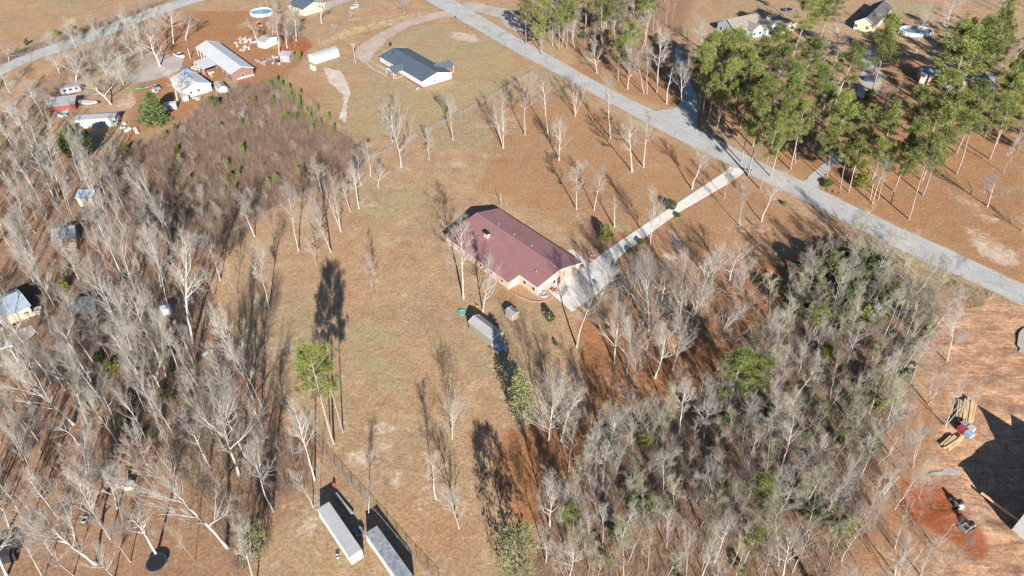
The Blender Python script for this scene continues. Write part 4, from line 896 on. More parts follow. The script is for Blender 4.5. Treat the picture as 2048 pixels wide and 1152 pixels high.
# --- the brick house with the mauve metal roof
ctr = G(1075,576,3.0); u = Vector((-.652,.758,0)); w = Vector((.758,.652,0)); o0 = Vector((ctr.x,ctr.y,0))
house = empty('brick_house', o0, math.atan2(w.y,w.x), 'long brick house with mauve metal roof beside the concrete pad', 'house')
# local x = across the front (0..16), local y = towards the back (0..34.6)
HR, HE, HX, LW, LL, Y1 = 4.9, 3.0, 2.35, 15.9, 34.4, 6.9
MB().prism([(.3,-.3),(LW-.3,-.3),(LW-.3,HE+.0),(LW/2,HR-.1),(.3,HE+.0)], .45, LL-.3, 'y').build('wall', 'brick', house)
MB().prism([(-3.4,-.3),(.29,-.3),(.29,HE-.03),(-3.4,HX+.02)], Y1+.35, LL-.305, 'y').build('wing_wall', 'brick', house)
rf = MB(); th = .12
rf.prism([(LW/2,HR),(LW,HE),(LW,HE+th),(LW/2,HR+th)], 0, LL, 'y')
rf.prism([(LW/2,HR),(LW/2,HR+th),(0,HE+th),(0,HE)], 0, LL, 'y')
rf.prism([(-.001,HE),(-.001,HE+th),(-3.7,HX+th),(-3.7,HX)], Y1, LL, 'y')
roof = rf.build('roof', 'mauve', house)
MB().prism([(LW/2-.18,HR+th-.02),(LW/2+.18,HR+th-.02),(LW/2,HR+th+.06)], 0, LL, 'y').build('ridge_cap', 'mauve', roof)
seam = MB().prism([(LW/2,HR+th),(LW/2,HR+th+.035),(LW,HE+th+.035),(LW,HE+th)], -.02, .02, 'y').mesh('seam','mauve')
seam2 = MB().prism([(LW/2,HR+th),(0,HE+th),(0,HE+th+.035),(LW/2,HR+th+.035)], -.02, .02, 'y').mesh('seam','mauve')
seam3 = MB().prism([(0,HE+th),(-3.7,HX+th),(-3.7,HX+th+.035),(0,HE+th+.035)], -.02, .02, 'y').mesh('seam','mauve')
for i in range(38):
    y = .45+i*.9
    for s in (seam, seam2)+((seam3,) if y > Y1+.3 else ()): q = obj('seam', s, roof); q.location = (0,y,0)
for y in (4.2, 12.5, 19.5, 26):
    MB().box((LW/2+(1.2 if y > 10 else -4.6),y,HR+.02-(0 if y > 10 else .7)),(.2,.2,.5)).build('vent_pipe', 'grey_metal', roof)
MB().prism([(0,HE-.14),(LW/2,HR-.14),(LW,HE-.14),(LW,HE+.10),(LW/2,HR+.10),(0,HE+.10)], -.06, -.01, 'y').build('barge_board', 'trim', roof)
MB().box((-.03,Y1/2,HE-.06),(.1,Y1,.16)).build('fascia', 'trim', roof)
ch = MB().box((3.6,24.5,4.0),(1.0,1.5,2.4)).build('chimney', 'brick', roof)
MB().box((3.6,24.5,5.26),(1.2,1.7,.14)).box((3.6,24.5,5.5),(.8,1.2,.1)).build('chimney_cap', 'black', ch)
for x0, wd in ((2.2,3.4),(10.6,3.4)):
    g_ = MB(); dr = MB()
    for cx, cz, sx, sz in ((wd/2,2.33,wd+.3,.16),(-.08,1.12,.16,2.26),(wd+.08,1.12,.16,2.26)): g_.box((x0+cx,.40,cz),(sx,.1,sz))
    d_ = g_.build('garage_door', 'trim', house)
    for k in range(4): MB().box((x0+wd/2,.43,.28+k*.56),(wd,.05,.545)).build('door_panel', 'garage', d_)
for x0 in (7.0, 8.9, 14.4): MB().box((x0,.42,1.4),(.18,.14,2.5)).build('porch_post', 'trim', house)
d_ = MB().box((7.9,.42,1.05),(1.0,.06,2.1)).build('door', 'red_wood', house); MB().box((8.25,.37,1.0),(.06,.05,.14)).build('handle', 'steel', d_)
MB().box((5.3+.9,.42,1.45),(.9,.05,1.1)).build('window', 'glass', house)
for y in (1.7, 5.1):
    f_ = MB().box((.28,y,1.55),(.06,1.1,1.2)).build('window', 'white', house); MB().box((.24,y,1.55),(.03,.9,1.0)).build('pane', 'glass', f_)
for y in (9.6, 14.0, 18.5, 23.0, 28.0):
    f_ = MB().box((-3.42,y,1.25),(.06,.9,1.1)).build('window', 'white', house); MB().box((-3.46,y,1.25),(.03,.7,.9)).build('pane', 'glass', f_)
d_ = MB().box((-1.6,Y1+.33,1.0),(1.0,.06,2.0)).build('door', 'white', house)
# brick edged bed and round planter bed at the house corner
bed = MB()
pp = [G(x,y) for x,y in ((1022,584),(1040,594),(1062,602),(1078,604),(1095,601),(1107,592))]
pp = resample(pp, .45)
bed_o = empty('bed_edging', pp[0], 0, 'curved terracotta brick edging round the lawn corner of the brick house', 'edging')
bm_ = MB().box((0,0,.06),(.42,.26,.2)).mesh('brick', 'edging')
for a, b in zip(pp, pp[1:]):
    q = obj('brick', bm_, bed_o); q.location = a-pp[0]; q.rotation_euler.z = math.atan2((b-a).y,(b-a).x)
pl = empty('patio_ring', G(1087,590), 0, 'round grey fountain basin on terracotta paving at the house corner', 'fountain')
MB().lathe([(0,.02),(2.1,.02),(2.1,.06),(0,.062)], 24).build('paving', 'edging', pl)
MB().lathe([(1.15,.0),(1.2,.55),(1.0,.58),(.95,.3),(0,.28)], 24).build('basin', 'grey_metal', pl); MB().lathe([(.3,.1),(.16,.9),(.45,1.0),(.4,1.1),(0,1.05)], 14).build('bowl', 'grey_metal', pl)
cp = empty('clay_pot', G(1110,584), 0, 'pair of orange clay pots on the concrete pad', 'pot')
for dx in (-.5,.5): MB().lathe([(.0,.0),(.3,.02),(.45,.6),(.5,.62),(.44,.66),(.38,.55),(0,.5)], 14, (dx,0,.05)).build('pot', 'terracotta', cp)
fl = empty('flower_planter', G(1147,545), 0, 'red planter by the garage doors on the concrete pad', 'planter')
MB().lathe([(0,.05),(.45,.05),(.6,.7),(.5,.7),(.45,.6),(0,.6)], 12).build('tub', 'black', fl); c_ = MB(); leaf_clump(c_, Vector((0,0,.9)), .7, 60, random.Random(4), .4, .12); c_.build('flowers', 'red', fl)
for x, y, l in ((1192,570,'larger blue barrel on the right of the concrete pad'),(1185,574,'smaller blue barrel on the right of the concrete pad')):
    bl = empty('barrel', G(x,y,0), 0, l, 'barrel'); s = 1 if 'larger' in l else .7
    MB().lathe([(0,.05),(.4*s,.05),(.46*s,.5*s),(.4*s,1.0*s),(0,1.0*s)], 14).build('drum', 'blue', bl); MB().lathe([(.43*s,.3*s),(.49*s,.33*s),(.43*s,.36*s)], 14).build('hoop', 'steel', bl)
tr = empty('tree_ring', G(1186,515), 0, 'red edged garden ring beside the walkway', 'garden bed')
MB().lathe([(1.0,.0),(1.0,.22),(1.25,.22),(1.25,.0)], 20).build('edging', 'edging', tr); MB().lathe([(0,.08),(1.0,.08)], 20).build('soil', 'deck', tr)
hb = sheet('flower_bed', [(1135,495),(1160,503),(1178,511),(1190,520),(1181,524),(1160,512),(1140,500)], 'edging', .01, .15)
# --- shed with grey roof and olive side
fr = rect_px((936,645),(983,681),(951,624), 2.5)
shed = gable('garden_shed', 'olive shed with grey metal roof and white front below the brick house', 'shed', fr, 2.5, 3.5, 'olive', 'grey_metal', .12, [('E',-.9,1.0,.01,.01)] if False else ())
c_, L_, W_, y_ = fr
MB().prism([(-W_/2+.14,0),(W_/2-.14,0),(W_/2-.14,2.44),(0,3.36),(-W_/2+.14,2.44)], L_/2-.119, L_/2-.07, 'x').build('front_panel', 'dirty_white', shed)
d_ = MB().box((L_/2-.05,0,1.1),(.05,1.9,2.1)).build('door', 'weathered_metal', shed)
rp = empty('ramp_tarp', Vector((*(Matrix.Rotation(y_,4,'Z') @ Vector((L_/2+1.1,-.1,0)))[:2],0))+c_, y_, 'blue and white tarp covered ramp in front of the shed door', 'ramp')
MB().box((0,0,.18),(2.3,2.3,.08),ry=.09).build('deck', 'tarp', rp); MB().box((0,0,.08),(2.1,2.0,.1)).build('frame', 'wood', rp)
fr = (G(1024,633), 2.7, 2.4, y_+math.pi)
dh = gable('dog_house', 'small peach dog house with grey shed roof beside the garden shed', 'dog house', fr, 1.6, 2.0, 'brick', 'grey_metal', .12)
MB().prism([(-.35,.02),(.35,.02),(.35,.8),(0,1.1),(-.35,.8)], -(fr[2]/2-.12)-.03, -(fr[2]/2-.12)-.005, 'y').build('doorway', 'black', dh)
kp = empty('wading_pool', G(924,626), 0, 'round turquoise wading pool on the lawn left of the shed', 'wading pool')
MB().lathe([(0,.04),(.7,.04),(.85,.3),(.98,.32),(.95,.05)], 24).build('tub', 'green', kp); MB().lathe([(0,.2),(.78,.2)], 24).build('water', 'water', kp)
yb = empty('toy_slide', G(956,614), 0.6, 'yellow toy slide in the shadow of the shed', 'toy')
MB().box((0,0,.4),(1.0,.5,.08),ry=.6).build('chute', 'yellow', yb); MB().box((-.45,0,.4),(.1,.5,.8)).build('ladder', 'yellow', yb)
pst = empty('clothes_post', G(1098,643), 0, 'pale post in front of the dark bush below the house', 'post'); MB().tube([(0,0,0),(0,0,3.0)], .1, 8).build('shaft', 'trim', pst); MB().lathe([(0,3.0),(.2,3.0),(0,3.25)], 8).build('cap', 'steel', pst)
# --- white house with slate roof
fr = rect_px((757,112),(845,164),(802,89), 3.0)
c_, L_, W_, y_ = fr
wh = gable('white_house', 'white house with slate blue roof and two porches on the upper lawn', 'house', fr, 3.0, 4.9, 'white', 'slate', .35,
   [('S',-L_/2+5.2,1.9,.9,1.3),('S',-L_/2+7.0,1.9,.9,1.3),('S',-L_/2+9.8,1.9,.9,1.3),('S',-L_/2+11.4,1.9,.9,1.3),('E',-1.5,2.0,.8,1.0)], base='brown_brick')
rf = bpy.data.objects.get('roof.001')
# front porch roof towards the camera and rear porch roof away, each a crossing gable
def porch(root, x, w, y0, y1, he, hr, roofm, wm, posts, deckm=None, dn='porch'):
    sg = 1 if y1 > y0 else -1; a, b = sorted((y0, y1))
    p = MB()
    p.prism([(x,hr),(x+w/2,he),(x+w/2,he+.12),(x,hr+.12)], a, b, 'y'); p.prism([(x,hr),(x,hr+.12),(x-w/2,he+.12),(x-w/2,he)], a, b, 'y')
    r = p.build(dn+'_roof', roofm, root)
    e = y1; MB().prism([(x-w/2+.1,he-.05),(x+w/2-.1,he-.05),(x+w/2-.1,he+.0),(x,hr-.02),(x-w/2+.1,he+.0)], *sorted((e-sg*.02, e-sg*.12)), 'y').build('gable_panel', wm, r)
    for px_ in (x-w/2+.25, x+w/2-.25): 
        for py_ in posts: MB().box((px_,py_,he/2),(.16,.16,he)).build('post', 'white', root)
    if deckm: 
        MB().box((x,(y0+y1)/2-sg*.1,.35),(w-.1,abs(y1-y0)-.2,.5)).build('deck', deckm, root)
        for s in (-1,1): MB().box((x+s*(w/2-.1),(y0+y1)/2-sg*.1,1.25),(.06,abs(y1-y0)-.3,.08)).build('rail', deckm, root)
        MB().box((x,y1-sg*.25,1.25),(w-.3,.06,.08)).build('rail', deckm, root)
        for k in range(9): MB().box((x-w/2+.3+k*(w-.6)/8,y1-sg*.25,.9),(.05,.05,.7)).build('baluster', deckm, root)
porch(wh, -L_/2+15.6, 6.2, -W_/2+2.0, -W_/2-4.4, 2.9, 4.1, 'slate', 'white', (-W_/2-4.0,), 'deck')
porch(wh, L_/2-9.0, 5.6, W_/2-3.0, W_/2+5.2, 2.9, 4.3, 'slate', 'white', (W_/2+4.8,), 'deck', 'rear_porch')
MB().tube([(-L_/2+4.2,-2.6,4.0),(-L_/2+4.2,-2.6,5.3)], .16, 8).build('flue', 'black', wh)
for k in range(3): MB().box((-L_/2+14.6+k*1.3,-W_/2-2.6,.95),(.8,.8,.7),top=(1,.6)).build('porch_chair', 'grey_metal', wh)
ac = empty('heat_pump', G(834,179), y_, 'grey heat pump box beside the white house corner', 'heat pump'); MB().box((0,0,.55),(1.0,1.0,1.1)).build('case', 'weathered_metal', ac); MB().lathe([(0,1.12),(.4,1.12),(.42,1.1)], 16).build('fan_grille', 'black', ac)
sat = empty('propane_tank', G(781,92), y_, 'black propane tank behind the white house', 'tank'); MB().lathe([(0,.1),(.5,.2),(.6,.6),(.6,1.3),(.4,1.7),(0,1.8)], 14).build('shell', 'black', sat); MB().box((0,0,1.85),(.2,.2,.15)).build('valve', 'steel', sat)
# --- barn shed and white box
def barn(name, label, fr, he, hr, wallm, roofm, opens=()):
    c, L, W, yw = fr; root = empty(name, c, yw, label, 'shed'); a = W/2; k = .58
    prof = [(-a,he),(-a*k,he+(hr-he)*.68),(0,hr),(a*k,he+(hr-he)*.68),(a,he)]
    MB().prism([(-a+.1,-.2)]+[(a-.1,-.2)]+[(p[0]*.97,p[1]-.05) for p in prof[::-1]], -L/2+.1, L/2-.1, 'x').build('wall', wallm, root)
    rf = MB()
    for p, q in zip(prof, prof[1:]): rf.prism([p, q, (q[0],q[1]+.08), (p[0],p[1]+.08)], -L/2, L/2, 'x')
    rf.build('roof', roofm, root)
    for op in opens: opening(root, L-.2, W-.2, *op)
    return root
bs = barn('barn_shed', 'white barn shed with grey rounded roof near the gravel drive', rect_px((628,117),(678,101),(640,103), 2.4), 2.4, 3.7, 'white', 'grey_metal', [('S',-2.5,1.4,.7,.7),('S',3.6,1.5,.7,.7)])
wb = gable('well_house', 'tiny white pump house in front of the barn shed', 'pump house', rect_px((619,132),(626,136),(623,129), 1.1), 1.1, 1.4, 'white', 'white_metal', .08)
wx = empty('storage_bin', G(651,102), .4, 'small white storage bin behind the barn shed', 'bin'); MB().box((0,0,.5),(1.9,1.1,1.0)).build('bin_body', 'white', wx); MB().box((0,0,1.04),(2.0,1.2,.1)).build('lid', 'grey_metal', wx)
# --- long white roofed building with lean-to
fr = rect_px((391,96),(460,149),(432,81), 3.2); c_, L_, W_, y_ = fr
lb = gable('long_house', 'long brown brick house with bright white metal roof in the village', 'house', fr, 3.2, 5.0, 'brown_brick', 'white_metal', .5,
   [('S',-10,1.5,1.0,2.0,'door','white','red_wood'),('S',9,1.6,1.2,1.2),('S',13,1.6,1.2,1.2),('S',3,1.6,1.2,1.2),('E',0,1.6,1.4,1.2)])
MB().prism([(-W_/2-.02,2.98),(-W_/2-6.0,2.5),(-W_/2-6.0,2.6),(-W_/2-.02,3.1)][::-1], -5.6, 4.6, 'x').build('carport_roof', 'white_metal', lb)
for x in (-5.3,-.5,4.3): MB().box((x,-W_/2-5.8,1.25),(.16,.16,2.5)).build('post', 'white', lb)
for x in (-L_/2+.7,-L_/2+4.4,-L_/2+8): MB().box((x,-W_/2+.15,1.6),(.2,.2,3.2)).build('post', 'white', lb)
MB().box((L_/2-.42,1.0,.5),(.1,W_*.7,.5)).build('foundation', 'white', lb)
# --- white cottage, small sheds
fr2 = rect_px((393,145),(423,167),(376,189), 2.9); y_ = fr2[3]
ct = gable('white_cottage', 'white cottage with shiny white metal roof below the long house', 'house', fr2, 2.9, 4.6, 'white', 'white_metal', .3, [('W',0,1.6,1.2,1.2),('W',3,1.6,1,1.2),('N',2,1.6,1.2,1.2),('N',-2,1.6,1.2,1.2)])
gable('tool_shed', 'small pale shed with gabled roof between the cottage and the long house', 'shed', rect_px((427,168),(437,179),(441,160), 2.2), 2.2, 2.9, 'white', 'weathered_metal', .15)
bx = empty('chest_freezer', G(343,217), .3, 'white box shed under the cedar beside the bare tree', 'shed'); MB().box((0,0,1.0),(4.2,2.4,2.0)).build('wall', 'dirty_white', bx); MB().box((0,0,2.08),(4.5,2.7,.14)).build('lid', 'white_metal', bx)
ln = empty('cottage_lean_to', G(371,200), y_, 'low white lean-to at the corner of the cottage', 'lean-to'); MB().box((0,0,.9),(2.4,2.0,1.8)).build('wall', 'dirty_white', ln); MB().box((0,0,1.9),(2.8,2.4,.1),ry=.1).build('roof', 'white_metal', ln)
# --- trailer home, red shed, camper, boat
fr = rect_px((148,241),(229,236),(160,228), 3.0)
th_ = gable('trailer_home', 'old white trailer home with stained roof at the junk yard', 'trailer', fr, 3.0, 3.5, 'dirty_white', 'weathered_metal', .1,
   [('S',-6,1.7,1.4,1.0),('S',2.5,1.7,1.6,1.0),('S',6.5,1.7,1.6,1.0),('E',0,1.7,1.2,1.2)])
rs = empty('red_shed', G(128,216), .28, 'red walled lean-to shed with grey metal roof left of the boat', 'shed')
MB().prism([(-2.6,0),(2.6,0),(2.6,3.2),(-2.6,2.3)], -4.7, 4.7, 'x').build('wall', 'red_wood', rs); MB().prism([(-3.1,2.27),(3.0,3.33),(3.0,3.43),(-3.1,2.37)], -5.0, 5.0, 'x').build('roof', 'weathered_metal', rs)
cm = empty('camper', G(144,186), .55, 'grey camper with dirty roof beside the village road scrub', 'camper')
MB().prism([(-3.4,.5),(3.4,.5),(3.5,1.6),(3.1,2.9),(-3.2,3.0),(-3.5,2.2)], -1.5, 1.5, 'y').build('body', 'weathered_metal', cm)
for x in (-.6,.6): 
    for s in (-1,1): MB().lathe([(0,-.12),(.36,-.12),(.36,.12),(0,.12)], 14).build('wheel', 'black', cm, loc=(x,s*1.35,.36)).rotation_euler = (math.pi/2,0,0)
for x in (-2,0,2): MB().box((x,-1.53,2.0),(.9,.06,.7)).build('window', 'glass', cm)
bt = empty('boat', G(178,209), -.12, 'grey covered boat lying beside the red shed', 'boat')
hull = MB(); S_ = []
for i, (x, wd, z0) in enumerate(((-4,1.1,.5),(-2,1.3,.25),(0,1.35,.2),(2,1.15,.3),(3.3,.6,.6),(4,.05,1.0))):
    S_.append([(x,-wd,1.25),(x,-wd*.7,z0+.2),(x,0,z0),(x,wd*.7,z0+.2),(x,wd,1.25)])
hull.v = [p for s in S_ for p in s]; hull.f = [(i*5+j,i*5+j+1,(i+1)*5+j+1,(i+1)*5+j) for i in range(5) for j in range(4)]+[(0,1,2,3,4)[::-1]]
hull.build('hull', 'dirty_white', bt)
cv = MB(); cv.v = [q for s in S_ for q in ((s[0][0],s[0][1]*1.05,1.27),(s[0][0],0,1.75 if s is not S_[-1] else 1.3),(s[0][0],s[4][1]*1.05,1.27))]; cv.f = [(i*3+j,i*3+j+1,(i+1)*3+j+1,(i+1)*3+j)[::-1] for i in range(5) for j in range(2)]
cv.build('cover', 'weathered_metal', bt); MB().box((-.5,0,.25),(3.5,1.6,.12)).build('cradle', 'steel', bt)
# --- top house, pools, sheds at the top
th2 = gable('top_house', 'pale house with blue slate roof cut by the top border', 'house', rect_px((574,8),(606,20),(600,-12), 3.0), 3.0, 5.0, 'siding_cream', 'slate', .4, [('S',2,1.6,1.2,1.2),('S',-4,1.6,1.2,1.2)])
bd = MB().box((0,0,0),(.1,.1,.1))
def pool(label, x, y, rx, ry, h, wallm, waterm, lvl):
    p = empty('swimming_pool', G(x,y), 0, label, 'pool'); n = 36
    MB().lathe([(1.0,0),(1.0,h),(1.045,h+.02),(1.045,h+.1),(.95,h+.1),(.95,.1)], n, sx=rx, sy=ry).build('pool_wall', wallm, p)
    MB().lathe([(0,lvl),(.95,lvl)], n, sx=rx, sy=ry).build('water', waterm, p)
    for k in range(14):
        t = 2*math.pi*k/14; MB().box((rx*1.05*math.cos(t),ry*1.05*math.sin(t),h/2),(.16,.16,h),rz=t).build('strut', 'white', p)
    MB().box((0,-ry-.6,h*.55),(.7,1.2,.06),rx=.7).build('ladder', 'white', p); return p
pool('oval above ground pool with blue water near the top house', 524, 28, 5.2, 5.0, 1.4, 'white', 'pool_blue', 1.0)
pool('white oval pool with green water right of the dark roofed house', 1830, 66, 7.2, 5.4, 1.5, 'white', 'green_water', .8)
tp = empty('trampoline', G(1575,22), 0, 'blue rimmed trampoline behind the tan roofed house', 'trampoline')
MB().lathe([(1.9,.85),(2.4,.85),(2.4,.95),(1.9,.95)], 28).build('pad', 'blue', tp); MB().lathe([(0,.9),(1.9,.9)], 28).build('mat', 'black', tp)
for k in range(6): MB().tube([(2.2*math.cos(k*1.047),2.2*math.sin(k*1.047),0),(2.2*math.cos(k*1.047),2.2*math.sin(k*1.047),.86)], .05, 6).build('leg', 'steel', tp)
gable('storage_shed', 'white and grey shed beside the orange tractor below the pool', 'shed', rect_px((512,82),(529,86),(518,66), 2.6), 2.6, 3.5, 'white', 'grey_metal', .2)
gable('weathered_shed', 'weathered grey shed at the foot of the small grove', 'shed', rect_px((558,112),(578,113),(563,101), 2.5), 2.5, 3.4, 'weathered_metal', 'weathered_metal', .2)
lt = empty('wooden_ramp', G(521,127), -.72, 'long low grey wooden wall panel beside the long white roof', 'fence panel')
for k in range(9): MB().box((-3.6+k*.9,0,.6),(.88,.1,1.2+random.uniform(-.06,.06))).build('plank', 'weathered_metal', lt)
MB().box((0,.1,.9),(8.0,.08,.12)).build('rail', 'wood', lt)
# --- cars
def car(label, x, y, x2, y2, paint, kind='sedan'):
    a, b = G(x,y), G(x2,y2); d = b-a; p = empty({'pickup':'pickup_truck'}.get(kind,'parked_car'), (a+b)/2, math.atan2(d.y,d.x), label, {'pickup':'truck','suv':'car'}.get(kind,'car'))
    L, W = {'pickup':(5.6,2.0),'suv':(4.9,1.95),'sedan':(4.7,1.85)}[kind]; h = {'pickup':1.9,'suv':1.8,'sedan':1.45}[kind]; l = L/2; w = W/2
    lo = [(-l,.45),(-l+.1,.3),(l-.1,.3),(l,.5),(l-.05,.85),(l*.42,1.0),(-l+.05,1.02)]
    b_ = MB().prism(lo, -w, w, 'y')
    if kind == 'pickup':
        b_ = MB().prism([(-l,.5),(l-.1,.35),(l,.6),(l-.05,1.05),(l*.45,1.18),(-l,1.15)], -w, w, 'y')
        cab = (-.55,1.35); bed = MB().box((-l+1.05,0,1.16),(1.75,W-.35,.06)); 
    elif kind == 'suv': cab = (-l+.15,l*.42)
    else: cab = (-l*.62,l*.36)
    b_.build('body', paint, p)
    if kind == 'pickup': bed.build('bed', 'black', p)
    z0 = 1.0 if kind != 'pickup' else 1.15; c0, c1 = cab
    g_ = MB(); tw = w*.78; bw = w*.96; ins = .55 if kind != 'suv' else .35
    g_.add([(c0,-bw,z0),(c1,-bw,z0),(c1,bw,z0),(c0,bw,z0),(c0+ins*.7,-tw,h-.06),(c1-ins*1.2,-tw,h-.06),(c1-ins*1.2,tw,h-.06),(c0+ins*.7,tw,h-.06)], [(4,5,6,7),(0,1,5,4),(1,2,6,5),(2,3,7,6),(3,0,4,7)])
    g_.build('window', 'glass', p)
    MB().box(((c0+c1-ins*.5)/2,0,h-.03),((c1-c0)-ins*1.7,2*tw+.02,.07)).build('cabin_roof', paint, p)
    for sx in (-1,1):
        for sy in (-1,1):
            q = MB().lathe([(0,-.11),(.2,-.12),(.34,-.11),(.36,0),(.34,.11),(0,.12)], 16).build('wheel', 'black', p, loc=(sx*l*.62,sy*(w-.1),.36)); q.rotation_euler = (math.pi/2,0,0)
            MB().lathe([(0,-.125),(.19,-.125)], 12).build('rim', 'steel', q)
    for sy in (-1,1): MB().box((l-.03,sy*w*.7,.72),(.1,.35,.16)).build('headlight', 'glass', p); MB().box((-l+.01,sy*w*.75,.8),(.06,.25,.18)).build('tail_light', 'red', p)
    return p
car('white pickup truck parked on the gravel yard', 347,108,372,120, 'car_white', 'pickup')
car('white car parked at the top left of the road', 718,11,700,21, 'car_white')
car('navy blue car in the shade of the pines', 1726,160,1754,164, 'car_navy', 'suv')
car('white car cut by the left border below the blue roofed house', -6,700,16,694, 'car_white')
car('dark red car wreck beside the green kayak', 304,172,322,183, 'weathered_metal')
# --- utility poles
def pole(label, bx, by, tx, ty, arm=True, r=.16):
    B = G(bx,by); d = ray(tx,ty); dh = Vector((d.x,d.y)); t = Vector((B.x,B.y)).dot(dh)/dh.length_squared; h = max(2.5,(CAM+d*t).z)
    p = empty('utility_pole', B, .5, label, 'pole'); MB().tube([(0,0,-.3),(0,0,h)], [r,r*.75], 8).build('shaft', 'pole', p)
    if arm:
        MB().box((0,0,h-.6),(2.2,.12,.14)).build('crossarm', 'pole', p); MB().lathe([(0,h-1.9),(.25,h-1.9),(.25,h-1.1),(0,h-1.05)], 10, (.32,0,0)).build('transformer', 'steel', p)
        for x in (-1,-.4,.4,1): MB().tube([(x,0,h-.53),(x,0,h-.3)], .05, 6).build('insulator', 'white', p)
    return p
pole('utility pole with transformer beside the gravel drive of the white house', 711,126,709,86)
pole('wooden utility pole leaning at the left border in the lower wood', 53,864,13,812)
pole('thin pole behind the mauve roofed house', 1002,412,1001,386, False, .1)
pole('pale pole beside the white pickup', 381,117,374,97, False, .2)
pole('pole next to the white car at the top', 715,18,713,-16, True)
pole('broken off pole in the left wood beside the fence', 390,735,428,664, False, .18)
pole('short post beside the well house path', 640,92,640,78, False, .1)
def mailbox(label, x, y):
    p = empty('mailbox', G(x,y), .6, label, 'mailbox'); MB().box((0,0,.55),(.1,.1,1.1)).build('post', 'black', p)
    MB().prism([(-.14,1.1),(.14,1.1),(.14,1.28),(.07,1.38),(-.07,1.38),(-.14,1.28)], -.3, .3, 'x').build('box', 'black', p); MB().box((.2,-.17,1.35),(.2,.02,.05)).build('flag', 'red', p)
mailbox('black mailbox where the driveway meets the road, left one', 1494,345); mailbox('black mailbox where the driveway meets the road, right one', 1500,347)
mailbox('black mailbox at the end of the gravel drive', 912,37); mailbox('black mailbox at the far roadside below the small driveway', 1663,388); mailbox('black mailbox at the far roadside, right of its twin', 1675,392)
# --- tan and dark roofed houses across the road
fr = rect_px((1448,40),(1477,49),(1473,12), 3.2); c_, L_, W_, y_ = fr
gh = empty('tan_roof_house', G(1505,62), R(28), 'large house with tan shingle roof and white gables behind the pines', 'house')
def gable_block(root, x, y, L, W, he, hr, rz, wallm, roofm, zb=-.2):
    m_ = Matrix.Translation((x,y,0)) @ Matrix.Rotation(rz,4,'Z')
    def put(mb): mb.v = [tuple(m_ @ Vector(v)) for v in mb.v]; return mb
    put(MB().prism([(-W/2+.3,zb),(W/2-.3,zb),(W/2-.3,he),(0,hr-.1),(-W/2+.3,he)], -L/2+.3, L/2-.3, 'x')).build('wall', wallm, root)
    rf = MB(); th = .15
    rf.prism([(0,hr),(W/2,he),(W/2,he+th),(0,hr+th)], -L/2, L/2, 'x'); rf.prism([(0,hr),(0,hr+th),(-W/2,he+th),(-W/2,he)], -L/2, L/2, 'x')
    r = put(rf).build('roof', roofm, root)
    for s in (-1,1): put(MB().prism([(-W/2,he-.05),(0,hr-.05),(W/2,he-.05),(W/2,he+.17),(0,hr+.18),(-W/2,he+.17)], *sorted((s*(L/2+.002),s*(L/2+.06))), 'x')).build('barge_board', 'white', r)
    for s in (-1,1):
        for k in (-.25,.25):
            o = put(MB().box((s*(L/2-.28),k*W,1.6),(.08,1.3,1.5))).build('window', 'white', root); put(MB().box((s*(L/2-.23),k*W,1.6),(.06,1.1,1.3))).build('pane', 'glass', o)
    return r
gable_block(gh, -3, 3, 22, 12, 3.2, 6.6, 0, 'siding_grey', 'shingle_tan')
gable_block(gh, 3.5, -3.0, 12, 8.5, 3.1, 5.8, math.pi/2, 'siding_grey', 'shingle_tan')
gable_block(gh, -3.6, -2.6, 8.5, 6.5, 3.05, 5.2, math.pi/2, 'siding_grey', 'shingle_tan')
gable_block(gh, 13, -4, 10, 9, 3.15, 5.6, math.pi/2, 'siding_cream', 'shingle_tan')
gp = empty('fire_pit_lean_to', G(1548,55), .3, 'grey and pink canopy beside the tan roofed house', 'canopy'); MB().box((0,0,2.4),(4.5,4,.1),rx=.1).build('roof', 'weathered_metal', gp)
for sx in (-1,1):
    for sy in (-1,1): MB().box((sx*2,sy*1.8,1.2),(.12,.12,2.4)).build('post', 'wood', gp)
fr = rect_px((1708,44),(1746,8),(1750,53), 3.2); c_, L_, W_, y_ = fr
dhs = gable('dark_roof_house', 'cream house with dark shingle roof left of the oval pool', 'house', fr, 3.2, 6.0, 'siding_cream', 'shingle_dark', .45, [('E',-3.5,1.7,1.4,1.5),('E',1.5,1.7,1.4,1.5),('W',-3.5,1.7,1.4,1.5),('W',1.5,1.7,1.4,1.5)], trim='white')
hh = empty('hidden_house', G(1905,165), R(-20), 'grey roofed house mostly hidden under the big pines', 'house')
gable_block(hh, 0, 0, 26, 11, 3.1, 5.2, 0, 'brick', 'shingle_blue'); gable_block(hh, 10, -4, 9, 8, 3.05, 4.8, math.pi/2, 'siding_cream', 'shingle_blue')
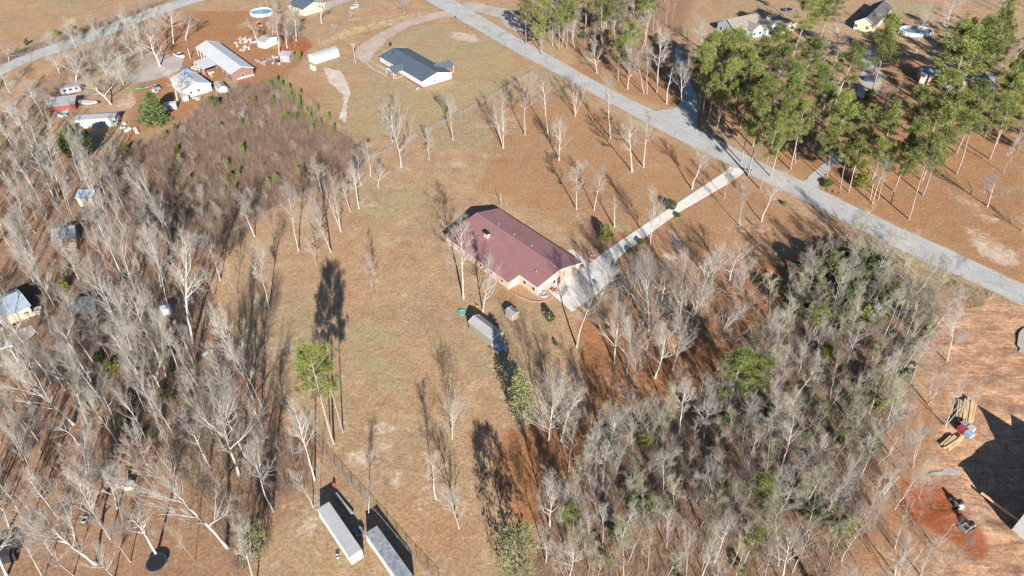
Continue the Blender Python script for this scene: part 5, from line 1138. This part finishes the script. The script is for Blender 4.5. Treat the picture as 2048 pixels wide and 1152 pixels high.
# --- houses in the left wood
h1 = gable('blue_roof_cabin', 'house with blue grey roof and small deck in the left wood', 'house', rect_px((104,482),(150,474),(100,456), 2.9), 2.9, 4.3, 'brown_brick', 'shingle_blue', .3, [('S',1.5,1.5,1,1.1)])
dk = empty('wooden_deck', G(137,499), R(8), 'small wooden deck with grill in front of the blue roofed cabin', 'deck')
for k in range(8): MB().box((-1.95+k*.55,0,.55),(.53,2.8,.08)).build('plank', 'wood', dk)
for x in (-2.2,2.2): MB().box((x,-1.3,.7),(.12,.12,1.4)).build('post', 'white', dk); MB().box((x,0,1.3),(.08,2.8,.08)).build('rail', 'white', dk)
MB().box((0,-1.36,1.3),(4.4,.08,.08)).build('rail', 'white', dk); MB().lathe([(0,.6),(.3,.9),(.35,1.2),(0,1.4)], 12, (-1.0,0,0)).build('grill', 'black', dk)
gable('grey_roof_cabin', 'half hidden cabin with pale grey roof under the bare crowns', 'house', rect_px((150,398),(183,398),(156,376), 2.8), 2.8, 4.0, 'siding_cream', 'shingle_blue', .3)
h2 = gable('blue_roof_house', 'blue roofed house with tan deck at the left border', 'house', rect_px((-20,650),(62,612),(-40,610), 3.1), 3.1, 5.2, 'siding_cream', 'shingle_blue', .35, [('S',3,1.5,1.2,1.2),('S',-3,1.5,1.2,1.2)])
d2 = empty('long_deck', G(25,640), R(24), 'long tan deck with patio furniture in front of the blue roofed house', 'deck')
for k in range(22): MB().box((-6.3+k*.6,0,1.0),(.58,3.2,.1)).build('plank', 'tan_deck', d2)
for k in range(6): MB().box((-6.3+k*2.5,-1.55,.9),(.14,.14,1.9)).build('post', 'tan_deck', d2)
MB().box((0,-1.55,1.85),(12.8,.1,.1)).build('rail', 'tan_deck', d2)
for k in (-4,-1,2.5): MB().box((k,.2,1.35),(1.4,1.0,.6),top=(1,.6)).build('patio_chair', 'wood', d2)
sheet('patio', [(20,668),(62,650),(75,665),(40,690),(22,684)], 'concrete', .03, .1)
oc = empty('sand_box', G(37,654), .4, 'orange ride-on mower on the patio by the tan deck', 'mower')
MB().box((0,0,.5),(1.6,.9,.45),top=(.8,.8)).build('hood', 'orange', oc); MB().box((-.5,0,.95),(.5,.6,.5)).build('seat', 'black', oc)
for sx in (-1,1):
    for sy in (-1,1): MB().lathe([(0,-.12),(.3,-.12),(.3,.12),(0,.12)], 12).build('wheel', 'black', oc, loc=(sx*.55,sy*.5,.3)).rotation_euler = (math.pi/2,0,0)
cpt = empty('carport', G(171,624), R(18), 'pale metal carport roof in the left wood', 'carport')
MB().prism([(-3,2.4),(0,2.9),(3,2.4),(3,2.48),(0,2.98),(-3,2.48)], -2.6, 2.6, 'y').build('roof', 'weathered_metal', cpt)
for sx in (-1,1):
    for sy in (-1,1): MB().box((sx*2.8,sy*2.4,1.2),(.12,.12,2.4)).build('post', 'steel', cpt)
gable('blue_shed', 'little white shed with blue grey roof near the left fence', 'shed', rect_px((321,621),(343,616),(324,612), 2.0), 2.0, 2.6, 'white', 'shingle_blue', .15)
wbx = empty('utility_box', G(260,974), .1, 'small white well cover box in the lower left wood', 'box'); MB().box((0,0,.45),(1.5,1.4,.9)).build('case', 'white', wbx); MB().box((0,0,.95),(1.65,1.55,.1)).build('lid', 'dirty_white', wbx)
t2 = empty('trampoline', G(315,1128), 0, 'dark round trampoline at the bottom of the left wood', 'trampoline')
t2.scale = (.8,.8,.7); MB().lathe([(1.9,.85),(2.2,.85),(2.2,.95),(1.9,.95)], 28).build('pad', 'car_navy', t2); MB().lathe([(0,.9),(1.9,.9)], 28).build('mat', 'black', t2)
for k in range(6): MB().tube([(2*math.cos(k*1.047),2*math.sin(k*1.047),0),(2*math.cos(k*1.047),2*math.sin(k*1.047),.86)], .05, 6).build('leg', 'steel', t2)
ts = empty('tyre_swing', G(169,1040), 0, 'white ring tyre lying under the lower left trees', 'tyre'); MB().lathe([(.35,.1),(.45,.25),(.65,.25),(.7,.1),(.6,0),(.4,0),(.35,.1)], 18).build('tread', 'dirty_white', ts); MB().lathe([(.3,.06),(.36,.06)], 18).build('rim', 'black', ts)
bs2 = empty('camp_shelter', G(12,1108), .3, 'dark tarp shelter at the lower left corner', 'shelter'); MB().prism([(-2,0),(2,0),(1.7,1.6),(0,2.3),(-1.7,1.6)], -2.2, 2.2, 'x').build('tarp', 'black', bs2); MB().tube([(-2.4,0,2.32),(2.4,0,2.32)], .06, 6).build('ridge_pole', 'steel', bs2)
# --- shipping containers
def container(label, A, Bq, C, roofm, wallm, hc=2.75):
    c, L, W, yw = rect_px(A, Bq, C, hc); L = 12.19; W = 2.44
    p = empty('shipping_container', c, yw, label, 'container')
    rf = MB(); n = 42; h = .045
    for i in range(n):
        x0 = -L/2+.12+i*(L-1.5)/n; s = (L-1.5)/n
        rf.prism([(x0,hc-.03),(x0+s,hc-.03),(x0+s*.92,hc-.028),(x0+s*.72,hc+h),(x0+s*.28,hc+h),(x0+s*.08,hc-.028)], -W/2+.06, W/2-.06, 'y')
    rf.box((L/2-.7,0,hc-.01),(1.36,W-.12,.05)); rf.build('roof', roofm, p)
    w_ = MB(); n = 40
    for s in (-1,1):
        for i in range(n):
            x0 = -L/2+.12+i*(L-.24)/n; d = (L-.24)/n
            w_.prism([(x0,s*(W/2-.06)),(x0+d*.5,s*(W/2-.06)),(x0+d*.6,s*(W/2-.02)),(x0+d*.9,s*(W/2-.02)),(x0+d,s*(W/2-.06)),(x0+d,s*(W/2-.1)),(x0,s*(W/2-.1))][::s], .2, hc-.12)
    w_.box((-L/2+.07,0,hc/2),(.06,W-.2,hc-.3)); w_.build('side_wall', wallm, p)
    f_ = MB()
    for sx in (-1,1):
        for sy in (-1,1): f_.box((sx*(L/2-.07),sy*(W/2-.07),hc/2),(.14,.14,hc-.14))
        f_.box((sx*(L/2-.07),0,hc-.07),(.135,W-.28,.13)); f_.box((sx*(L/2-.07),0,.12),(.135,W-.28,.13))
    for sy in (-1,1): f_.box((0,sy*(W/2-.05),hc-.06),(L-.28,.1,.11)); f_.box((0,sy*(W/2-.05),.12),(L-.28,.1,.16))
    f_.build('frame', wallm, p)
    for s in (-1,1):
        d = MB().box((L/2-.05,s*.57,hc/2),(.07,1.1,hc-.3)).build('door', wallm, p)
        for k in (-.3,.3): MB().tube([(L/2+.01,s*.57+k,.25),(L/2+.01,s*.57+k,hc-.2)], .025, 6).build('lock_bar', 'steel', d)
    for sx in (-1,1):
        for sy in (-1,1): MB().box((sx*(L/2-.09),sy*(W/2-.09),hc-.02),(.2,.2,.12)).build('corner_casting', 'steel', p)
    MB().box((0,0,.1),(L-.3,W-.3,.12)).build('floor', 'deck', p)
    return p
container('white shipping container with clean ribbed roof', (634.4,1018.8), (697.5,1113.3), (657,1000.7), 'container', 'dirty_white')
M['streaky'] = mat('streaked_container_paint', (.38,.39,.40), .5, .3, 1.6, c2=(.13,.15,.18))
container('weathered shipping container with streaked roof cut by the bottom border', (734,1073), (797,1163), (756,1053), 'streaky', 'dirty_white')
fr_ = G(688,1009); bn = empty('lumber_beam', fr_, R(-48), 'long blue grey beam lying in the shadow of the white container', 'beam'); MB().box((0,0,.35),(6.0,.5,.3)).build('beam', 'weathered_metal', bn); MB().box((-2,0,.1),(.2,.8,.2)).box((2,0,.1),(.2,.8,.2)).build('block', 'wood', bn)
gc = empty('gas_cylinder', G(668,971), 0, 'red gas can behind the white container', 'gas can'); MB().lathe([(0,0),(.3,.02),(.3,.6),(.12,.75),(0,.78)], 12).build('can', 'red', gc); MB().lathe([(.1,.75),(.12,.9),(0,.92)], 8).build('cap', 'black', gc)
bk = empty('bucket', G(675,1115), .2, 'small white bucket on the grass left of the white container', 'bucket'); MB().lathe([(0,.0),(.28,.0),(.34,.55),(.30,.55),(.26,.1),(0,.1)], 14).build('pail', 'white', bk); MB().lathe([(.34,.5),(.37,.53),(.34,.56)], 14).build('rim', 'black', bk)
for i,(x,y) in enumerate(((712,1064),(716,1070),(720,1062),(724,1069))):
    q = empty('scrap_crate', G(x,y), i*.5, ['grey','pale','squat','blue'][i]+' crate in the pile beside the white container doors', 'crate'); MB().box((0,0,.35),(.9,.7,.7)).build('box', ['weathered_metal','dirty_white','weathered_metal','tarp'][i], q); MB().box((0,0,.72),(.95,.75,.05)).build('lid', 'steel', q)
# --- junk yards
rj = random.Random(21)
def junk(cx, cy, n, rx, ry, where, mats):
    words = {'white':'white','dirty_white':'dirty white','red':'red','blue':'blue','yellow':'yellow','weathered_metal':'grey metal','wood':'wooden','black':'black','green':'green','steel':'steel','orange':'orange','tarp':'blue tarp','terracotta':'clay coloured'}
    for i in range(n):
        k = mats[i % len(mats)]; B = G(cx+rj.uniform(-rx,rx), cy+rj.uniform(-ry,ry)); q = empty('scrap_item', B, rj.uniform(0,3), words[k]+' scrap piece lying in '+where, 'scrap', 'scrap in '+where)
        a, b, h = rj.uniform(.5,1.9), rj.uniform(.4,1.2), rj.uniform(.25,.9)
        MB().box((0,0,h/2),(a,b,h),top=(rj.uniform(.6,1),rj.uniform(.6,1))).build('body', k, q); MB().box((rj.uniform(-.3,.3),rj.uniform(-.2,.2),h+.05),(a*.7,b*.5,.1),rz=rj.uniform(0,1)).build('cover', rj.choice(('weathered_metal','dirty_white','wood')), q)
junk(490,88,34,22,14,'the junk pile behind the long house',('white','dirty_white','weathered_metal','wood','steel','dirty_white','terracotta','weathered_metal','red','white','blue'))
junk(545,122,16,26,7,'the clutter beside the weathered shed',('weathered_metal','dirty_white','blue','black','white','steel'))
junk(125,228,12,14,6,'the heap below the red shed',('white','blue','dirty_white','weathered_metal','green'))
junk(262,258,9,20,10,'the row of white boxes by the thicket',('white','dirty_white','white'))
junk(414,150,8,12,6,'the play yard in front of the carport',('yellow','red','weathered_metal','white','red'))
junk(610,24,6,12,4,'the toys at the top house',('blue','red','white','blue'))
junk(1560,50,8,20,8,'the back yard of the tan roofed house',('blue','red','white','black'))
junk(1880,150,6,20,10,'the yard of the hidden house',('white','blue','dirty_white'))
junk(310,182,5,12,4,'the wrecks beside the kayak',('dirty_white','weathered_metal','red'))
junk(395,197,7,10,4,'the heap against the cottage wall',('weathered_metal','steel','dirty_white'))
junk(425,705,6,14,8,'the camp clutter inside the left fence',('weathered_metal','white','black'))
kb = empty('kayak', G(286,178), .35, 'green plastic kayak on the bare dirt of the junk yard', 'kayak')
k_ = MB(); sec = [(-2.6,.05,.35),(-1.6,.38,.1),(0,.5,.05),(1.6,.38,.1),(2.6,.05,.35)]
k_.v = [v for x,w_,z in sec for v in ((x,-w_,.4),(x,0,z),(x,w_,.4),(x,0,.55))]; k_.f = [(i*4+j,i*4+(j+1)%4,(i+1)*4+(j+1)%4,(i+1)*4+j) for i in range(4) for j in range(4)]
k_.build('hull', 'green', kb); MB().lathe([(.25,.56),(.45,.62),(.5,.56)], 16, sx=1.6, sy=.8).build('cockpit_rim', 'black', kb)
fm_ = empty('raised_bed', G(394,136), R(-30), 'flat white garden frame left of the carport', 'garden bed')
for s in (-1,1): MB().box((0,s*1.4,.15),(4.2,.25,.3)).build('board', 'white', fm_); MB().box((s*2.0,0,.15),(.25,2.5,.3)).build('board', 'white', fm_)
MB().box((0,0,.15),(.2,2.5,.28)).build('board', 'white', fm_)
tb = empty('tarp_cover', G(372,143), .5, 'blue tarp covered pile at the back of the cottage', 'tarp'); MB().box((0,0,.7),(4,2.4,1.4),top=(.6,.5)).build('tarp', 'blue', tb); MB().box((0,0,.06),(4.2,2.6,.12)).build('pallet', 'wood', tb)
sw = empty('tractor', G(520,55), -.6, 'orange tractor above the white and grey shed', 'tractor')
MB().box((.6,0,.95),(1.9,.8,.7),top=(.9,.85)).build('hood', 'orange', sw); MB().box((-.8,0,1.1),(.9,.9,.6)).build('seat', 'black', sw); MB().box((-.8,0,2.3),(1.6,1.4,.08)).build('canopy', 'orange', sw)
for s in (-1,1): MB().box((-1.3,s*.5,1.7),(.08,.08,1.2)).build('canopy_post', 'black', sw)
for x,r in ((-.9,.7),(1.1,.45)):
    for s in (-1,1): MB().lathe([(0,-.16),(r,-.16),(r,.16),(0,.16)], 16).build('wheel', 'black', sw, loc=(x,s*.7,r)).rotation_euler = (math.pi/2,0,0)
# --- building site
def timber_pile(cx, cy, ang, n, Lr, where, wd):
    c = G(cx,cy); d = Vector((math.cos(ang),math.sin(ang),0)); nn = Vector((-d.y,d.x,0))
    for i in range(n):
        L = random.uniform(*Lr); p = c+nn*(i-n/2)*wd+d*random.uniform(-1.0,1.0)
        t = MB().box((0,0,.22),(L,.34,.34)).build('timber', 'lumber', None, loc=p+Vector((0,0,random.uniform(0,.25))), rz=ang+random.uniform(-.06,.06))
        tag(t, 'long fresh timber in '+where, 'timber', 'timbers of '+where)
timber_pile(1929,822,R(58),9,(5,7.5),'the larger timber pile above the pallets',.38)
timber_pile(1899,885,R(33),5,(3.5,6),'the smaller timber pile below the pallets',.42)
timber_pile(2003,1016,R(-57),1,(9,9.5),'the shadow of the unfinished house',.5)
for x,y,mm,l in ((1927,853,'weathered_metal','grey pallet stack at the timber pile'),(1922,862,'red','red wrapped pallet stack at the timber pile'),(1938,861,'dirty_white','white wrapped pallet stack, rear right of the red one'),(1936,872,'tarp','white and blue pallet stack, front right of the red one')):
    q = empty('pallet_stack', G(x,y), R(28), l, 'pallet'); MB().box((0,0,.65),(1.5,1.4,1.0)).build('load', mm, q)
    for k in (-.5,0,.5): MB().box((0,k,.07),(1.5,.15,.14)).build('skid', 'wood', q)
def loader(label, x, y, rz, paint):
    p = empty('skid_loader', G(x,y), rz, label, 'loader'); p.scale = (.8,.8,.8); MB().box((-.3,0,.95),(1.9,1.2,.8),top=(.9,.9)).build('body', paint, p)
    MB().box((.0,0,1.75),(1.1,1.0,.9),top=(.85,.9)).build('cab', 'black', p); MB().box((1.75,0,.35),(.7,1.8,.6),top=(.5,1)).build('bucket', 'steel', p)
    for s in (-1,1):
        MB().tube([(-.9,s*.72,1.6),(.5,s*.72,1.2),(1.5,s*.72,.4)], .09, 6).build('lift_arm', paint, p)
        for xx in (-.7,.55): MB().lathe([(0,-.16),(.42,-.16),(.42,.16),(0,.16)], 14).build('wheel', 'black', p, loc=(xx,s*.72,.42)).rotation_euler = (math.pi/2,0,0)
loader('pale skid loader standing on the red clay', 1914,1012,R(100),'trim'); loader('black and grey skid loader at the end of the red clay', 1936,1055,R(200),'grey_metal')
# house under construction standing just outside the right border: its corner and its shadow are in view
S2 = Vector((SUN_DIR.x,SUN_DIR.y,0))/SUN_DIR.z
def from_shadow(px, py, h): return G(px,py)+S2*h
g1, g2 = from_shadow(1962,814,9.6), from_shadow(2022,830,9.0)
nh = empty('unfinished_house', G(2075,1010), R(55), 'unfinished house with white wrapped walls, only a corner showing at the right border', 'house')
inv = Matrix.LocRotScale(nh.location, Quaternion((0,0,1), R(55)), None).inverted()
def house_block(c, L, W, he, hr, rz):
    q = inv @ Vector((c.x,c.y,0)); return gable_block(nh, q.x, q.y, L, W, he, hr, rz, 'white', 'shingle_dark', -6)
k_ = Vector((91.0,72.5,0)); d30 = Vector((math.cos(R(30)),math.sin(R(30)),0)); n30 = Vector((math.sin(R(30)),-math.cos(R(30)),0))
house_block(k_+d30*11+n30*5.5, 22, 11, 6.0, 8.2, R(30-55))
house_block(Vector((g1.x,g1.y,0))+n30*4.5, 9, 6.5, 6.02, 9.6, R(120-55)); house_block(Vector((g2.x,g2.y,0))+n30*4.5, 9, 7.0, 6.04, 9.0, R(120-55))
sheet('gravel_spill', [(2032,672),(2048,655),(2090,650),(2090,720),(2040,705)], 'gravel', .02, .4)
sheet('water_puddle', [(1852,948),(1880,940),(1905,935),(1925,942),(1918,955),(1895,950),(1870,952)], 'gravel', .02, .4)
# ------------------------------------------------------------------ uncountable growth: thicket, undergrowth, dry grass
def stems(name, polys, n_clump, per, hr, rad, m, label, spread=.55, seed=1, clump_r=.35, rmul=1.0):
    rg = np.random.RandomState(seed); P = []
    for poly, share in polys:
        W = np.array([G(*p)[:2] for p in poly]); k = int(n_clump*share); got = []
        while sum(len(g) for g in got) < k:
            c = rg.uniform(W.min(0), W.max(0), (k*2,2)); got.append(c[pnpoly(c[:,0], c[:,1], [tuple(w) for w in W])])
        P.append(np.concatenate(got)[:k])
    C = np.concatenate(P); N = len(C)*per
    hs = np.repeat(rg.uniform(*hr, len(C))*rg.uniform(.6,1.1,len(C)), per)
    base = np.repeat(C, per, 0)+rg.normal(0, clump_r, (N,2))
    th = rg.uniform(0, 2*np.pi, N); tl = np.abs(rg.normal(0, spread, N))
    h = hs*rg.uniform(.55,1.05,N)
    mid = base+np.stack([np.cos(th),np.sin(th)],-1)*(tl*h*.35)[:,None]
    tip = base+np.stack([np.cos(th+rg.normal(0,.4,N)),np.sin(th)],-1)*(tl*h)[:,None]
    r = rad*rg.uniform(.6,1.3,N)*rmul; v = np.zeros((N,7,3)); a0 = rg.uniform(0,6.28,N)
    for j in range(3):
        a = a0+j*2.094
        v[:,j,0] = base[:,0]+np.cos(a)*r; v[:,j,1] = base[:,1]+np.sin(a)*r; v[:,j,2] = -.15
        v[:,3+j,0] = mid[:,0]+np.cos(a)*r*.8; v[:,3+j,1] = mid[:,1]+np.sin(a)*r*.8; v[:,3+j,2] = h*.55
    v[:,6,:2] = tip; v[:,6,2] = h
    f = np.array([(0,1,4),(0,4,3),(1,2,5),(1,5,4),(2,0,3),(2,3,5),(3,4,6),(4,5,6),(5,3,6)])
    F = (f[None]+(np.arange(N)*7)[:,None,None]).reshape(-1,3)
    o = obj(name, np_mesh(name, v.reshape(-1,3), F, M[m])); return tag(o, label, 'vegetation', kind='stuff')
BRE = [(190,330),(250,290),(330,245),(390,225),(420,180),(500,158),(575,150),(640,210),(715,262),(750,318),(720,340),(640,385),(600,400),(520,440),(480,490),(380,490),(300,470),(190,420)]
BR = [(205,345),(260,310),(330,266),(380,245),(420,195),(480,175),(560,166),(610,210),(650,255),(700,280),(728,318),(650,366),(590,388),(540,415),(500,450),(420,470),(340,440),(270,420),(200,390)]
stems('thicket', [(BR,1.0)], 11000, 9, (1.0,3.0), .021, 'brush', 'brown leafless thicket below the village', .38, 2, .5)
stems('thicket_fringe', [(BRE,1.0)], 3500, 9, (.5,2.0), .02, 'brush', 'ragged brown brush fringe round the thicket', .5, 22, .5)
stems('thicket_edge', [([(200,400),(340,440),(420,470),(500,460),(470,490),(380,490),(300,470),(220,420)],1)], 900, 9, (1.0,2.6), .02, 'twig_dark', 'grey brown brush between the thicket and the left wood', .45, 3, .5)
stems('undergrowth', [([(-60,560),(300,560),(420,720),(600,900),(620,980),(540,1010),(450,950),(380,990),(300,900),(250,820),(130,770),(-60,740)],.75),([(400,960),(540,1000),(535,1100),(480,1150),(430,1080)],.05),([(-60,300),(190,330),(330,470),(380,560),(100,560),(-60,500)],.13)], 10000, 8, (.4,2.4), .016, 'twig_dark', 'brown leafless undergrowth on the floor of the left wood', .6, 4, .6)
stems('wood_undergrowth', [(WR,1.0)], 3800, 8, (.8,3.0), .018, 'twig', 'grey twiggy undergrowth in the dense wood', .5, 5, .6)
stems('dark_undergrowth', [(WR,.6),([(1060,20),(1290,-50),(1400,-40),(1330,100),(1240,120),(1140,90)],.4)], 3000, 8, (.8,2.6), .018, 'twig_dark', 'brown undergrowth in the woods', .5, 6, .6)
stems('wood_floor_straw', [([(60,560),(300,560),(400,690),(560,860),(620,980),(420,1000),(200,830)],1)], 2500, 8, (.3,1.2), .016, 'straw', 'dry tan weeds on the floor of the left wood', .7, 24, .6)
stems('dry_grass', [([(640,95),(700,70),(800,45),(860,28),(850,22),(760,45),(690,62),(640,85)],.5),([(570,180),(650,210),(690,262),(640,240)],.2),([(1990,590),(1900,560),(1880,580),(1960,620)],.3)], 1300, 10, (.4,1.2), .018, 'straw', 'tall straw coloured dry grass tufts', .45, 7, .3)
stems('roadside_scrub', [([(0,130),(150,70),(250,35),(330,5),(340,-4),(260,24),(150,62),(0,115)],.5),([(60,180),(150,110),(290,60),(330,90),(200,150),(120,200)],.5)], 2200, 9, (.8,2.2), .018, 'twig_dark', 'grey brown scrub along the village road', .5, 8, .6)

stems('thicket_straw', [(BR,.5),([(330,266),(420,195),(560,166),(650,255),(600,300),(450,260)],.5)], 1500, 9, (.6,1.6), .02, 'straw', 'pale straw patches inside the brown thicket', .5, 12, .4)
stems('thicket_twigs', [(BR,1.0)], 1300, 7, (1.8,3.8), .018, 'twig', 'grey taller twigs inside the brown thicket', .3, 13, .4)
